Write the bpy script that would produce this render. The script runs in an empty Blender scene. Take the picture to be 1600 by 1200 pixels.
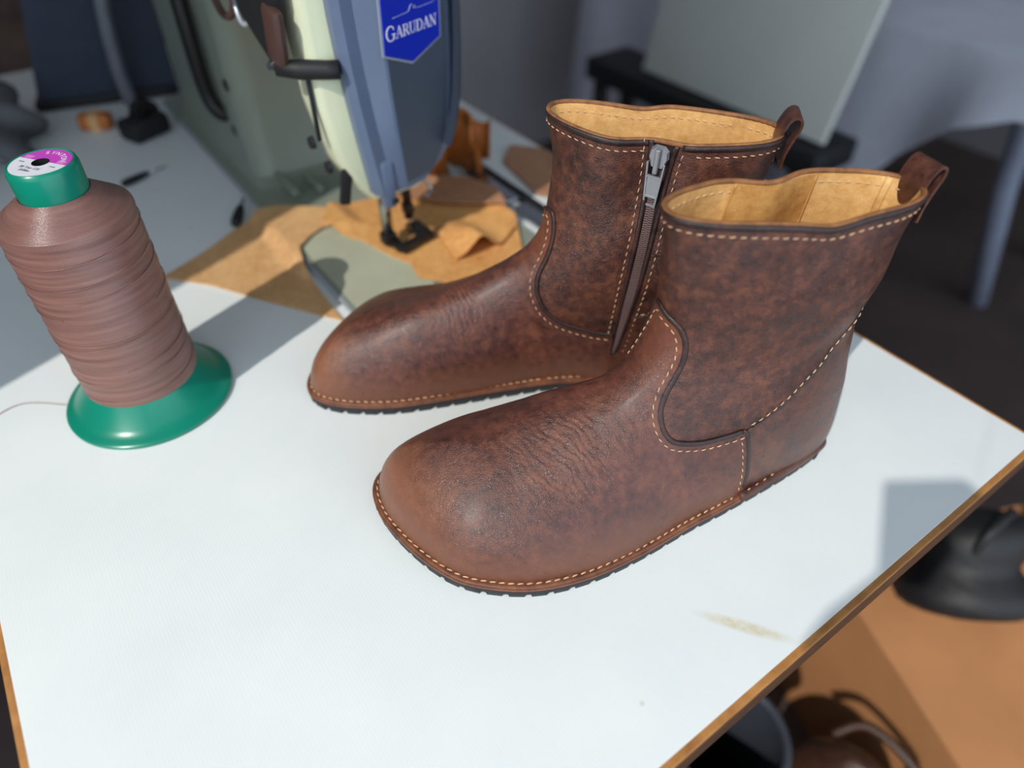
import bpy, bmesh, math, random
import numpy as np
from mathutils import Vector, Matrix, Euler

scene = bpy.context.scene
COL = scene.collection
rng = np.random.default_rng(7)
random.seed(7)

# ------------------------------------------------------------------ camera
# world: table top is z = 0, +X runs across the table (front to back), +Y along the sewing machine
CAM_H = 0.355
PITCH = math.radians(43.3)
YAW = math.radians(35.65)
cam_d = bpy.data.cameras.new('camera')
cam = bpy.data.objects.new('camera', cam_d); COL.objects.link(cam)
cam.location = (0, 0, CAM_H)
cam.rotation_euler = (math.pi / 2 - PITCH, 0, -YAW)
cam_d.sensor_width = 36.0
cam_d.lens = 36.0 * 1100 / 1600
cam_d.clip_start = 0.01
cam_d.dof.use_dof = True
cam_d.dof.focus_distance = 0.40
cam_d.dof.aperture_fstop = 3.0
scene.camera = cam

# ------------------------------------------------------------------ world, sun, exposure
world = bpy.data.worlds.new('world'); scene.world = world
world.use_nodes = True
bg = world.node_tree.nodes['Background']
bg.inputs[0].default_value = (0.74, 0.86, 1.0, 1)
bg.inputs[1].default_value = 1.9
sun_d = bpy.data.lights.new('sun', 'SUN')
sun = bpy.data.objects.new('sun', sun_d); COL.objects.link(sun)
SUN_AZ = math.radians(20.0); SUN_EL = math.radians(43.5)
sdir = Vector((math.cos(SUN_EL) * math.cos(SUN_AZ), math.cos(SUN_EL) * math.sin(SUN_AZ), -math.sin(SUN_EL)))
sun.rotation_euler = sdir.to_track_quat('-Z', 'Y').to_euler()
sun_d.energy = 2.75
sun_d.color = (1.0, 0.955, 0.88)
sun_d.angle = math.radians(0.2)
vs = scene.view_settings
vs.view_transform = 'Standard'; vs.look = 'None'; vs.gamma = 1.0; vs.use_curve_mapping = False
vs.exposure = 0.0

# ------------------------------------------------------------------ helpers: materials
def nmat(name):
    m = bpy.data.materials.new(name); m.use_nodes = True
    nt = m.node_tree; b = nt.nodes['Principled BSDF']
    return m, nt, b
def N(nt, t, **kw):
    n = nt.nodes.new(t)
    for k, v in kw.items():
        if k.startswith('i_'):
            key = k[2:]; key = int(key) if key.isdigit() else key.replace('_', ' ')
            n.inputs[key].default_value = v
        else: setattr(n, k, v)
    return n
def L(nt, a, ao, b, bi): nt.links.new(a.outputs[ao], b.inputs[bi])
def ramp(nt, stops):
    r = nt.nodes.new('ShaderNodeValToRGB'); e = r.color_ramp.elements
    while len(e) < len(stops): e.new(0.5)
    for el, (p, c) in zip(e, stops): el.position = p; el.color = (*c, 1) if len(c) == 3 else c
    return r
def srgb(r, g, b):
    f = lambda c: c / 12.92 if c <= .04045 else ((c + .055) / 1.055) ** 2.4
    return (f(r / 255), f(g / 255), f(b / 255))
def simple(name, rgb, rough=.5, metal=0., var=.12, scale=40., bump=.0, bscale=200., spec=.5, coat=0.):
    m, nt, b = nmat(name)
    tc = N(nt, 'ShaderNodeTexCoord')
    n = N(nt, 'ShaderNodeTexNoise', i_Scale=scale, i_Detail=5.0)
    L(nt, tc, 'Object', n, 'Vector')
    lo = tuple(max(0, c * (1 - var)) for c in rgb); hi = tuple(min(1, c * (1 + var)) for c in rgb)
    r = ramp(nt, [(.3, lo), (.7, hi)])
    L(nt, n, 'Fac', r, 'Fac'); L(nt, r, 'Color', b, 'Base Color')
    b.inputs['Roughness'].default_value = rough; b.inputs['Metallic'].default_value = metal
    b.inputs['Specular IOR Level'].default_value = spec; b.inputs['Coat Weight'].default_value = coat
    if bump:
        n2 = N(nt, 'ShaderNodeTexNoise', i_Scale=bscale, i_Detail=4.0); L(nt, tc, 'Object', n2, 'Vector')
        bp = N(nt, 'ShaderNodeBump', i_Strength=bump, i_Distance=.001); L(nt, n2, 'Fac', bp, 'Height'); L(nt, bp, 'Normal', b, 'Normal')
    return m

# ------------------------------------------------------------------ helpers: meshes
def link(name, me, mat=None, parent=None, smooth=False):
    o = bpy.data.objects.new(name, me); COL.objects.link(o)
    if mat is not None: me.materials.append(mat)
    if parent is not None: o.parent = parent
    if smooth: me.polygons.foreach_set('use_smooth', [True] * len(me.polygons))
    return o
def from_py(name, v, f, mat=None, parent=None, smooth=False):
    me = bpy.data.meshes.new(name)
    me.from_pydata([tuple(map(float, p)) for p in v], [], [tuple(int(i) for i in q) for q in f]); me.update()
    return link(name, me, mat, parent, smooth)
def from_bm(name, bm, mat=None, parent=None, smooth=False, autos=None):
    me = bpy.data.meshes.new(name); bm.to_mesh(me); bm.free()
    o = link(name, me, mat, parent, smooth or autos is not None)
    if autos is not None: me.set_sharp_from_angle(angle=math.radians(autos))
    return o
def empty(name, loc=(0, 0, 0), rz=0.):
    o = bpy.data.objects.new(name, None); COL.objects.link(o); o.location = loc; o.rotation_euler = (0, 0, rz)
    o.empty_display_size = .02; return o
def tag(o, label, cat, group=None, kind=None):
    o['label'] = label; o['category'] = cat
    if group: o['group'] = group
    if kind: o['kind'] = kind
    return o
def struct(o, label=None, cat=None):
    o['kind'] = 'structure'
    if label: o['label'] = label
    if cat: o['category'] = cat
    return o
def add_box(bm, c, s, rot=None, bev=0., seg=2):
    r = bmesh.ops.create_cube(bm, size=1.0); vs_ = r['verts']
    bmesh.ops.scale(bm, vec=s, verts=vs_)
    if bev > 0:
        es = list({e for v in vs_ for e in v.link_edges})
        rr = bmesh.ops.bevel(bm, geom=es, offset=bev, segments=seg, affect='EDGES', profile=.5)
        vs_ = [v for v in rr['verts']] if False else list({v for f in rr['faces'] for v in f.verts} | {v for v in vs_ if v.is_valid})
    if rot is not None: bmesh.ops.rotate(bm, cent=(0, 0, 0), matrix=Euler(rot).to_matrix(), verts=vs_)
    bmesh.ops.translate(bm, vec=c, verts=vs_)
    return vs_
def box(name, c, s, mat, parent=None, rot=None, bev=0., seg=2):
    bm = bmesh.new(); add_box(bm, c, s, rot, bev, seg); return from_bm(name, bm, mat, parent, autos=35)
def lathe_data(prof, n=64, closed=False):
    v = []; f = []
    for r, z in prof:
        for i in range(n):
            a = 2 * math.pi * i / n; v.append((r * math.cos(a), r * math.sin(a), z))
    for k in range(len(prof) - 1):
        for i in range(n):
            j = (i + 1) % n; f.append((k * n + i, k * n + j, (k + 1) * n + j, (k + 1) * n + i))
    return v, f
def lathe(name, prof, mat, parent=None, n=64, loc=None, rot=None, autos=40):
    v, f = lathe_data(prof, n); o = from_py(name, v, f, mat, parent, True)
    o.data.set_sharp_from_angle(angle=math.radians(autos))
    if loc is not None or rot is not None:
        M = Matrix.Translation(loc or (0, 0, 0)) @ (Euler(rot).to_matrix().to_4x4() if rot else Matrix())
        o.data.transform(M)
    return o
def tube_data(pts, rad, n=8, closed=False, flat=None, nrm=None):
    """sweep a circle (or an ellipse flattened along nrm) along pts"""
    P = np.asarray(pts, float); m = len(P)
    T = np.gradient(P, axis=0) if not closed else (np.roll(P, -1, 0) - np.roll(P, 1, 0))
    T /= np.linalg.norm(T, axis=1)[:, None] + 1e-12
    rad = np.full(m, rad) if np.isscalar(rad) else np.asarray(rad)
    if nrm is None:
        ref = np.array([0, 0, 1.]) if abs(T[0][2]) < .9 else np.array([1., 0, 0])
        A = np.zeros_like(P); a = np.cross(T[0], ref); a /= np.linalg.norm(a)
        for i in range(m):
            a = a - T[i] * (a @ T[i]); a /= np.linalg.norm(a) + 1e-12; A[i] = a
        B = np.cross(T, A)
    else:
        B = np.asarray(nrm) - T * np.sum(np.asarray(nrm) * T, 1)[:, None]; B /= np.linalg.norm(B, axis=1)[:, None] + 1e-12
        A = np.cross(B, T)
    fl = 1. if flat is None else flat
    v = []; f = []
    for k in range(n):
        a = 2 * math.pi * k / n
        v.append(P + A * (math.cos(a) * rad)[:, None] + B * (math.sin(a) * rad * fl)[:, None])
    V = np.stack(v, 1).reshape(-1, 3)
    mm = m if closed else m - 1
    for i in range(mm):
        j = (i + 1) % m
        for k in range(n):
            l = (k + 1) % n; f.append((i * n + k, i * n + l, j * n + l, j * n + k))
    if not closed: f.append(tuple(range(n - 1, -1, -1))); f.append(tuple((m - 1) * n + k for k in range(n)))
    return V, f
def tube(name, pts, rad, mat, parent=None, n=8, closed=False, flat=None, nrm=None):
    V, f = tube_data(pts, rad, n, closed, flat, nrm); return from_py(name, V, f, mat, parent, True)
def crom(pts, n=8, closed=False):
    P = np.asarray(pts, float); m = len(P); out = []
    rngi = range(m) if closed else range(m - 1)
    g = (lambda i: P[i % m]) if closed else (lambda i: P[min(max(i, 0), m - 1)])
    for i in rngi:
        p0, p1, p2, p3 = g(i - 1), g(i), g(i + 1), g(i + 2)
        for k in range(n):
            t = k / n
            out.append(.5 * ((2 * p1) + (-p0 + p2) * t + (2 * p0 - 5 * p1 + 4 * p2 - p3) * t * t + (-p0 + 3 * p1 - 3 * p2 + p3) * t ** 3))
    if not closed: out.append(P[-1])
    return np.array(out)
def resample(P, step, closed=False):
    P = np.asarray(P, float)
    if closed: P = np.vstack([P, P[:1]])
    s = np.r_[0, np.cumsum(np.linalg.norm(np.diff(P, axis=0), axis=1))]
    n = max(2, int(round(s[-1] / step)))
    t = np.linspace(0, s[-1], n + 1)
    if closed: t = t[:-1]
    return np.stack([np.interp(t, s, P[:, k]) for k in range(P.shape[1])], 1)
def prism(name, outline, z0, z1, mat, parent=None, bev=0., seg=2, smooth=None):
    bm = bmesh.new()
    vs_ = [bm.verts.new((p[0], p[1], z0)) for p in outline]
    fc = bm.faces.new(vs_)
    r = bmesh.ops.extrude_face_region(bm, geom=[fc])
    bmesh.ops.translate(bm, vec=(0, 0, z1 - z0), verts=[g for g in r['geom'] if isinstance(g, bmesh.types.BMVert)])
    bmesh.ops.recalc_face_normals(bm, faces=bm.faces)
    if bev > 0:
        es = [e for e in bm.edges if abs(e.verts[0].co.z - e.verts[1].co.z) < 1e-6]
        bmesh.ops.bevel(bm, geom=es, offset=bev, segments=seg, affect='EDGES')
    return from_bm(name, bm, mat, parent, autos=smooth or 35)
def sst(a, b, x):
    t = np.clip((x - a) / (b - a), 0, 1); return t * t * (3 - 2 * t)
# ------------------------------------------------------------------ materials
def leather_mat(name, dark, mid, light, creases=False, toe=False, grain=1100., gstr=.30, lowlight=False, rough=.34, wr=.42):
    m, nt, b = nmat(name)
    tc = N(nt, 'ShaderNodeTexCoord')
    n1 = N(nt, 'ShaderNodeTexNoise', i_Scale=26., i_Detail=6., i_Roughness=.62, i_Distortion=.6); L(nt, tc, 'Object', n1, 'Vector')
    n2 = N(nt, 'ShaderNodeTexNoise', i_Scale=170., i_Detail=6., i_Roughness=.66); L(nt, tc, 'Object', n2, 'Vector')
    add = N(nt, 'ShaderNodeMath', operation='MULTIPLY_ADD', i_1=.62); L(nt, n2, 'Fac', add, 0)
    mul = N(nt, 'ShaderNodeMath', operation='MULTIPLY', i_1=.42); L(nt, n1, 'Fac', mul, 0); L(nt, mul, 'Value', add, 2)
    r = ramp(nt, [(.36, dark), (.51, mid), (.68, light)]); L(nt, add, 'Value', r, 'Fac')
    col = r; cout = 'Color'
    sep = N(nt, 'ShaderNodeSeparateXYZ'); L(nt, tc, 'Object', sep, 'Vector')
    def mixin(fac_node, fac_out, colr):
        nonlocal col, cout
        mx = N(nt, 'ShaderNodeMix', data_type='RGBA'); L(nt, fac_node, fac_out, mx, 0)
        L(nt, col, cout, mx, 6); mx.inputs[7].default_value = (*colr, 1); col, cout = mx, 2
    if toe:      # scuffed pale toe cap and the rubbed strip above the welt
        w = N(nt, 'ShaderNodeMath', operation='MULTIPLY_ADD', i_1=.035, i_2=-.0175); L(nt, n1, 'Fac', w, 0)
        sx = N(nt, 'ShaderNodeMath', operation='ADD'); L(nt, sep, 'X', sx, 0); L(nt, w, 'Value', sx, 1)
        mr = N(nt, 'ShaderNodeMapRange', interpolation_type='SMOOTHSTEP', i_1=.246, i_2=.297, i_3=0., i_4=.80); L(nt, sx, 'Value', mr, 0)
        mixin(mr, 'Result', srgb(150, 95, 64))
        sz = N(nt, 'ShaderNodeMath', operation='ADD'); L(nt, sep, 'Z', sz, 0); L(nt, w, 'Value', sz, 1)
        mz = N(nt, 'ShaderNodeMapRange', interpolation_type='SMOOTHSTEP', i_1=.040, i_2=.010, i_3=0., i_4=.65); L(nt, sz, 'Value', mz, 0)
        mixin(mz, 'Result', srgb(118, 72, 49))
        # rubbed instep
        mi = N(nt, 'ShaderNodeMapRange', interpolation_type='SMOOTHSTEP', i_1=.085, i_2=.125, i_3=0., i_4=.45); L(nt, sz, 'Value', mi, 0)
        mixin(mi, 'Result', srgb(126, 72, 48))
    L(nt, col, cout, b, 'Base Color')
    b.inputs['Specular IOR Level'].default_value = .5
    rr = N(nt, 'ShaderNodeMapRange', i_1=.3, i_2=.7, i_3=rough - .09, i_4=rough + .14); L(nt, n2, 'Fac', rr, 0); L(nt, rr, 'Result', b, 'Roughness')
    b.inputs['Coat Weight'].default_value = .22; b.inputs['Coat Roughness'].default_value = .36
    # grain
    mp = N(nt, 'ShaderNodeMapping'); mp.inputs['Scale'].default_value = (1, 1, 1); L(nt, tc, 'Object', mp, 'Vector')
    dn = N(nt, 'ShaderNodeTexNoise', i_Scale=300., i_Detail=2.); L(nt, mp, 'Vector', dn, 'Vector')
    vo = N(nt, 'ShaderNodeTexVoronoi', feature='DISTANCE_TO_EDGE', i_Scale=grain); L(nt, mp, 'Vector', vo, 'Vector')
    vr = N(nt, 'ShaderNodeMapRange', i_1=0., i_2=.25); L(nt, vo, 'Distance', vr, 0)
    b1 = N(nt, 'ShaderNodeBump', i_Strength=gstr, i_Distance=.00035); L(nt, vr, 'Result', b1, 'Height')
    b2 = N(nt, 'ShaderNodeBump', i_Strength=wr, i_Distance=.0014)
    n3 = N(nt, 'ShaderNodeTexNoise', i_Scale=95., i_Detail=7., i_Roughness=.66, i_Distortion=1.2); L(nt, tc, 'Object', n3, 'Vector')
    L(nt, n3, 'Fac', b2, 'Height'); L(nt, b1, 'Normal', b2, 'Normal')
    last = b2
    if creases:  # flexing folds across the ball of the foot
        mc = N(nt, 'ShaderNodeMapping'); mc.inputs['Rotation'].default_value = (0, 0, math.radians(-31)); L(nt, tc, 'Object', mc, 'Vector')
        wv = N(nt, 'ShaderNodeTexWave', wave_type='BANDS', bands_direction='X', i_Scale=75., i_Distortion=14., i_Detail=4., i_Detail_Scale=.55)
        wv.inputs['Detail Roughness'].default_value = .6; L(nt, mc, 'Vector', wv, 'Vector')
        gx = N(nt, 'ShaderNodeMapRange', interpolation_type='SMOOTHSTEP', i_1=.052, i_2=.012, i_3=0., i_4=1.)
        ds = N(nt, 'ShaderNodeVectorMath', operation='DISTANCE'); L(nt, tc, 'Object', ds, 0); ds.inputs[1].default_value = (.188, .012, .060)
        L(nt, ds, 'Value', gx, 0)
        pk = N(nt, 'ShaderNodeMath', operation='MULTIPLY'); L(nt, n1, 'Fac', pk, 0); L(nt, gx, 'Result', pk, 1)
        hh = N(nt, 'ShaderNodeMath', operation='MULTIPLY'); L(nt, wv, 'Fac', hh, 0); L(nt, pk, 'Value', hh, 1)
        b3 = N(nt, 'ShaderNodeBump', i_Strength=.42, i_Distance=.0009); L(nt, hh, 'Value', b3, 'Height'); L(nt, last, 'Normal', b3, 'Normal'); last = b3
    L(nt, last, 'Normal', b, 'Normal')
    return m
M = {}
M['vamp'] = leather_mat('vamp_leather', srgb(54, 29, 26), srgb(86, 47, 37), srgb(116, 67, 49), creases=True, toe=True)
M['shaft'] = leather_mat('shaft_leather', srgb(44, 25, 22), srgb(78, 43, 33), srgb(118, 68, 46), grain=800., gstr=.45, wr=.6)
M['counter'] = leather_mat('counter_leather', srgb(50, 28, 23), srgb(84, 48, 36), srgb(112, 68, 47), grain=900.)
M['edge'] = leather_mat('edge_leather', srgb(28, 16, 16), srgb(46, 26, 23), srgb(70, 41, 33), grain=1500.)
M['welt'] = leather_mat('welt_leather', srgb(84, 46, 30), srgb(116, 68, 44), srgb(146, 92, 60), grain=1500., rough=.5)
M['heel_rand'] = leather_mat('rand_leather', srgb(48, 26, 21), srgb(76, 42, 31), srgb(104, 62, 43), grain=1500., rough=.5)
M['lining'] = leather_mat('lining_leather', srgb(206, 156, 92), srgb(226, 178, 112), srgb(240, 198, 134), grain=1000., gstr=.25, rough=.6)
M['facing'] = leather_mat('facing_leather', srgb(176, 124, 64), srgb(200, 148, 82), srgb(216, 168, 100), grain=1000., gstr=.25, rough=.6)
M['raw_edge'] = leather_mat('raw_leather_edge', srgb(104, 64, 36), srgb(140, 92, 52), srgb(170, 118, 70), grain=2000., rough=.7)
M['insole'] = simple('insole', srgb(120, 84, 52), .8)
M['rubber'] = simple('black_rubber', srgb(34, 35, 40), .55, bump=.3)
M['stitch'] = simple('stitch_thread', srgb(204, 168, 134), .7, var=.2, scale=300)
M['tape'] = simple('zip_tape', srgb(46, 30, 30), .85, bump=.6, bscale=2500.)
M['teeth'] = simple('zip_teeth', srgb(112, 90, 88), .38, var=.2)
M['steel'] = simple('zip_metal', srgb(170, 172, 178), .3, metal=.65, var=.1)
M['laminate'] = None
# ------------------------------------------------------------------ room shell
def wood_mat(name, c0, c1, rough=.6, scale=(4, 60, 60), bump=.3):
    m, nt, b = nmat(name); tc = N(nt, 'ShaderNodeTexCoord'); mp = N(nt, 'ShaderNodeMapping'); mp.inputs['Scale'].default_value = scale
    L(nt, tc, 'Object', mp, 'Vector'); n = N(nt, 'ShaderNodeTexNoise', i_Scale=4., i_Detail=6., i_Roughness=.65); L(nt, mp, 'Vector', n, 'Vector')
    r = ramp(nt, [(.3, c0), (.7, c1)]); L(nt, n, 'Fac', r, 'Fac'); L(nt, r, 'Color', b, 'Base Color'); b.inputs['Roughness'].default_value = rough
    bp = N(nt, 'ShaderNodeBump', i_Strength=bump, i_Distance=.0008); L(nt, n, 'Fac', bp, 'Height'); L(nt, bp, 'Normal', b, 'Normal'); return m
M['plaster'] = simple('grey_plaster', srgb(150, 146, 150), .9, var=.06, scale=6, bump=.2, bscale=60)
M['white_plaster'] = simple('white_plaster', srgb(196, 194, 190), .9, var=.04, scale=6, bump=.2, bscale=60)
M['floor'] = simple('dark_floor', srgb(86, 72, 68), .7, var=.2, scale=5)
FZ = -.75; CZ = 2.35
WX = -1.3
struct(box('floor', (.9, -.21, FZ - .02), (5.2, 4.38, .04), M['floor']))
struct(box('ceiling', (.9, -.21, CZ + .02), (5.2, 4.38, .04), M['white_plaster']))
struct(box('wall_right', (2.75, -.21, (FZ + CZ) / 2), (.06, 4.38, CZ - FZ), M['plaster']))
struct(box('wall_back', (.9, 1.95, (FZ + CZ) / 2), (5.2, .06, CZ - FZ), M['plaster']))
JY = .083; OY = -1.75; SZ = .25; HZ = 2.2                     # window opening in the wall on the operator's side
bm = bmesh.new()
add_box(bm, (WX - .05, (JY + 1.98) / 2, (FZ + CZ) / 2), (.1, 1.98 - JY, CZ - FZ))
add_box(bm, (WX - .05, (OY - 2.4) / 2, (FZ + CZ) / 2), (.1, OY + 2.4, CZ - FZ))
add_box(bm, (WX - .05, (OY + JY) / 2, (FZ + SZ) / 2), (.1, JY - OY, SZ - FZ))
add_box(bm, (WX - .05, (OY + JY) / 2, (HZ + CZ) / 2), (.1, JY - OY, CZ - HZ))
struct(from_bm('wall_left', bm, M['white_plaster']))
bm = bmesh.new()                                                # painted casing round the opening
for c, q in (((WX + .008, JY + .035, (SZ + HZ) / 2), (.016, .07, HZ - SZ + .14)), ((WX + .008, OY - .035, (SZ + HZ) / 2), (.016, .07, HZ - SZ + .14)), ((WX + .008, (JY + OY) / 2, HZ + .035), (.016, JY - OY, .07)), ((WX + .03, (JY + OY) / 2, SZ - .015), (.10, JY - OY + .14, .03))):
    add_box(bm, c, q, bev=.003)
struct(from_bm('window_1', bm, M['white_plaster'], autos=35))
# ------------------------------------------------------------------ work table
m, nt, b = nmat('white_laminate'); M['laminate'] = m
tc = N(nt, 'ShaderNodeTexCoord'); n = N(nt, 'ShaderNodeTexNoise', i_Scale=9., i_Detail=5.); L(nt, tc, 'Object', n, 'Vector')
r = ramp(nt, [(.3, srgb(218, 224, 224)), (.7, srgb(228, 232, 231))]); L(nt, n, 'Fac', r, 'Fac')
# yellowed glue smear and specks, worn into the laminate
mp = N(nt, 'ShaderNodeMapping'); mp.vector_type = 'TEXTURE'; mp.inputs['Location'].default_value = (0.2105, 0.0780, 0); mp.inputs['Rotation'].default_value = (0, 0, math.radians(-54.3)); mp.inputs['Scale'].default_value = (0.0326, .0050, 1.)
L(nt, tc, 'Object', mp, 'Vector'); ln = N(nt, 'ShaderNodeVectorMath', operation='LENGTH')
sp = N(nt, 'ShaderNodeVectorMath', operation='MULTIPLY'); sp.inputs[1].default_value = (1, 1, 0); L(nt, mp, 'Vector', sp, 0); L(nt, sp, 'Vector', ln, 0)
n4 = N(nt, 'ShaderNodeTexNoise', i_Scale=260., i_Detail=3.); L(nt, tc, 'Object', n4, 'Vector')
sm = N(nt, 'ShaderNodeMapRange', interpolation_type='SMOOTHSTEP', i_1=1., i_2=.3, i_3=0., i_4=.9); L(nt, ln, 'Value', sm, 0)
sm2 = N(nt, 'ShaderNodeMath', operation='MULTIPLY'); L(nt, sm, 'Result', sm2, 0); L(nt, n4, 'Fac', sm2, 1)
mx = N(nt, 'ShaderNodeMix', data_type='RGBA'); L(nt, sm2, 'Value', mx, 0); L(nt, r, 'Color', mx, 6); mx.inputs[7].default_value = (*srgb(196, 178, 120), 1)
vo = N(nt, 'ShaderNodeTexVoronoi', i_Scale=14.); L(nt, tc, 'Object', vo, 'Vector')
vs2 = N(nt, 'ShaderNodeMapRange', i_1=.012, i_2=.03, i_3=.5, i_4=0.); L(nt, vo, 'Distance', vs2, 0)
mx2 = N(nt, 'ShaderNodeMix', data_type='RGBA'); L(nt, vs2, 'Result', mx2, 0); L(nt, mx, 2, mx2, 6); mx2.inputs[7].default_value = (*srgb(170, 164, 140), 1)
L(nt, mx2, 2, b, 'Base Color'); b.inputs['Roughness'].default_value = .42; b.inputs['Specular IOR Level'].default_value = .35
wv = N(nt, 'ShaderNodeTexWave', wave_type='BANDS', bands_direction='X', i_Scale=170., i_Distortion=.0); L(nt, tc, 'Object', wv, 'Vector')
bp = N(nt, 'ShaderNodeBump', i_Strength=.07, i_Distance=.0003); L(nt, wv, 'Fac', bp, 'Height'); L(nt, bp, 'Normal', b, 'Normal')
M['ply'] = wood_mat('plywood_edge', srgb(150, 98, 48), srgb(196, 140, 78), scale=(12, 12, 160))
M['band'] = wood_mat('edge_band', srgb(60, 37, 21), srgb(98, 62, 36), scale=(25, 25, 120), rough=.5, bump=.6)
M['grey_metal'] = simple('grey_metal', srgb(120, 124, 126), .5, metal=.3)
TX0, TX1, TY0, TY1 = -.116, .4765, .0535, 1.22
table = empty('work_table', ((TX0 + TX1) / 2, (TY0 + TY1) / 2, FZ)); tag(table, 'white laminate sewing table with brown wooden edges under the boots', 'table')
def in_table(o):
    o.data.transform(Matrix.Translation((-(TX0 + TX1) / 2, -(TY0 + TY1) / 2, -FZ))); o.parent = table; return o
cx, cy = (TX0 + TX1) / 2, (TY0 + TY1) / 2
top_o = box('laminate_top', (cx, cy, -.0006), (TX1 - TX0 - .002, TY1 - TY0 - .002, .0012), M['laminate'], bev=.0002)
top_o.parent = table; top_o.location = (-cx, -cy, -FZ)         # keeps its own coordinates equal to the world's
in_table(box('plywood_core', (cx, cy, -.0142), (TX1 - TX0 - .003, TY1 - TY0 - .003, .0255), M['ply'], bev=.0004))
# end bands: a rubbed, rounded top edge above a dark face
for nm, c, s in (('edge_band', (cx, TY0 - .0012, -.0155), (TX1 - TX0 + .004, .0034, .0225)), ('edge_band', (TX1 + .0012, cy, -.0155), (.0034, TY1 - TY0 + .002, .0225)), ('edge_band', (TX0 - .0012, cy, -.016), (.0034, TY1 - TY0 + .002, .0215)), ('edge_band', (cx, TY1 + .0012, -.0155), (TX1 - TX0 + .004, .0034, .0225))):
    in_table(box(nm, c, s, M['band'], bev=.0007))
for nm, c, s in (('edge_strip', (cx, TY0 - .0008, -.0028), (TX1 - TX0 + .002, .0042, .0034)), ('edge_strip', (TX1 + .0008, cy, -.0028), (.0042, TY1 - TY0 + .002, .0034)), ('edge_strip', (TX0 - .0008, cy, -.0032), (.0046, TY1 - TY0 + .002, .0040))):
    in_table(box(nm, c, s, M['ply'], bev=.0008))
for sx in (.06, .30):
    for sy in (.22, 1.10): in_table(box('leg', (sx, sy, (FZ - .027) / 2), (.04, .03, -FZ - .027), M['grey_metal'], bev=.003))
for sy in (.22, 1.10): in_table(box('foot_bar', (.18, sy, FZ + .02), (.5, .05, .04), M['grey_metal'], bev=.004))
in_table(box('cross_rail', (.18, .66, -.12), (.03, .86, .05), M['grey_metal'], bev=.003))
bolt = lathe('bolt_end', [(0, -.012), (.0035, -.012), (.0035, -.004), (.0055, -.004), (.0055, 0), (0, 0)], M['ply'], n=10, loc=(.262, .066, -.027)); in_table(bolt)
# ------------------------------------------------------------------ boots: shape of a left boot, heel at the origin, toe along +x, outer side +y
OUTLINE = crom([(0, -.004), (.0035, .009), (.0114, .018), (.041, .0275), (.0923, .0388), (.124, .0445), (.1616, .0527), (.1952, .0565), (.2275, .053),
                (.2564, .040), (.2709, .0266), (.2842, .0057), (.2942, -.0180), (.2972, -.0360), (.2955, -.0480), (.2900, -.0565), (.2800, -.0625), (.2640, -.0660), (.2416, -.0665),
                (.2198, -.0638), (.1848, -.0550), (.149, -.0455), (.12, -.0390), (.08, -.0355), (.04, -.0345), (.012, -.0265), (.003, -.016)], 6, True)
def poly_sd(px, py, poly):
    """signed distance to a closed polygon, negative inside"""
    x = np.asarray(px).ravel(); y = np.asarray(py).ravel()
    d = np.full(x.shape, 1e9); ins = np.zeros(x.shape, bool)
    A = poly; B = np.roll(poly, -1, 0)
    for (ax, ay), (bx, by) in zip(A, B):
        ex, ey = bx - ax, by - ay; wx, wy = x - ax, y - ay
        t = np.clip((wx * ex + wy * ey) / (ex * ex + ey * ey + 1e-18), 0, 1)
        d = np.minimum(d, (wx - ex * t) ** 2 + (wy - ey * t) ** 2)
        c = (ay > y) != (by > y)
        if c.any():
            xi = ax + (y - ay) * ex / (ey if abs(ey) > 1e-15 else 1e-15)
            ins ^= c & (x < xi)
    d = np.sqrt(d); return np.where(ins, -d, d).reshape(np.shape(px))
ZR = .187                                                   # rim height
FH = ([0, .08, .100, .118, .135, .150, .174, .200, .223, .250, .275, .30], [.103, .107, .109, .107, .101, .093, .079, .0680, .0610, .0560, .0530, .051])
SH_Z = [0, .03, .06, .09, .12, .15, .189, .21]
SH_XB = [.013, .0095, .0075, .009, .010, .009, .0065, .005]
SH_XF = [.100, .116, .124, .129, .131, .133, .140, .146]
SH_B = [.022, .0255, .0290, .0305, .0300, .0295, .0275, .027]
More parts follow.
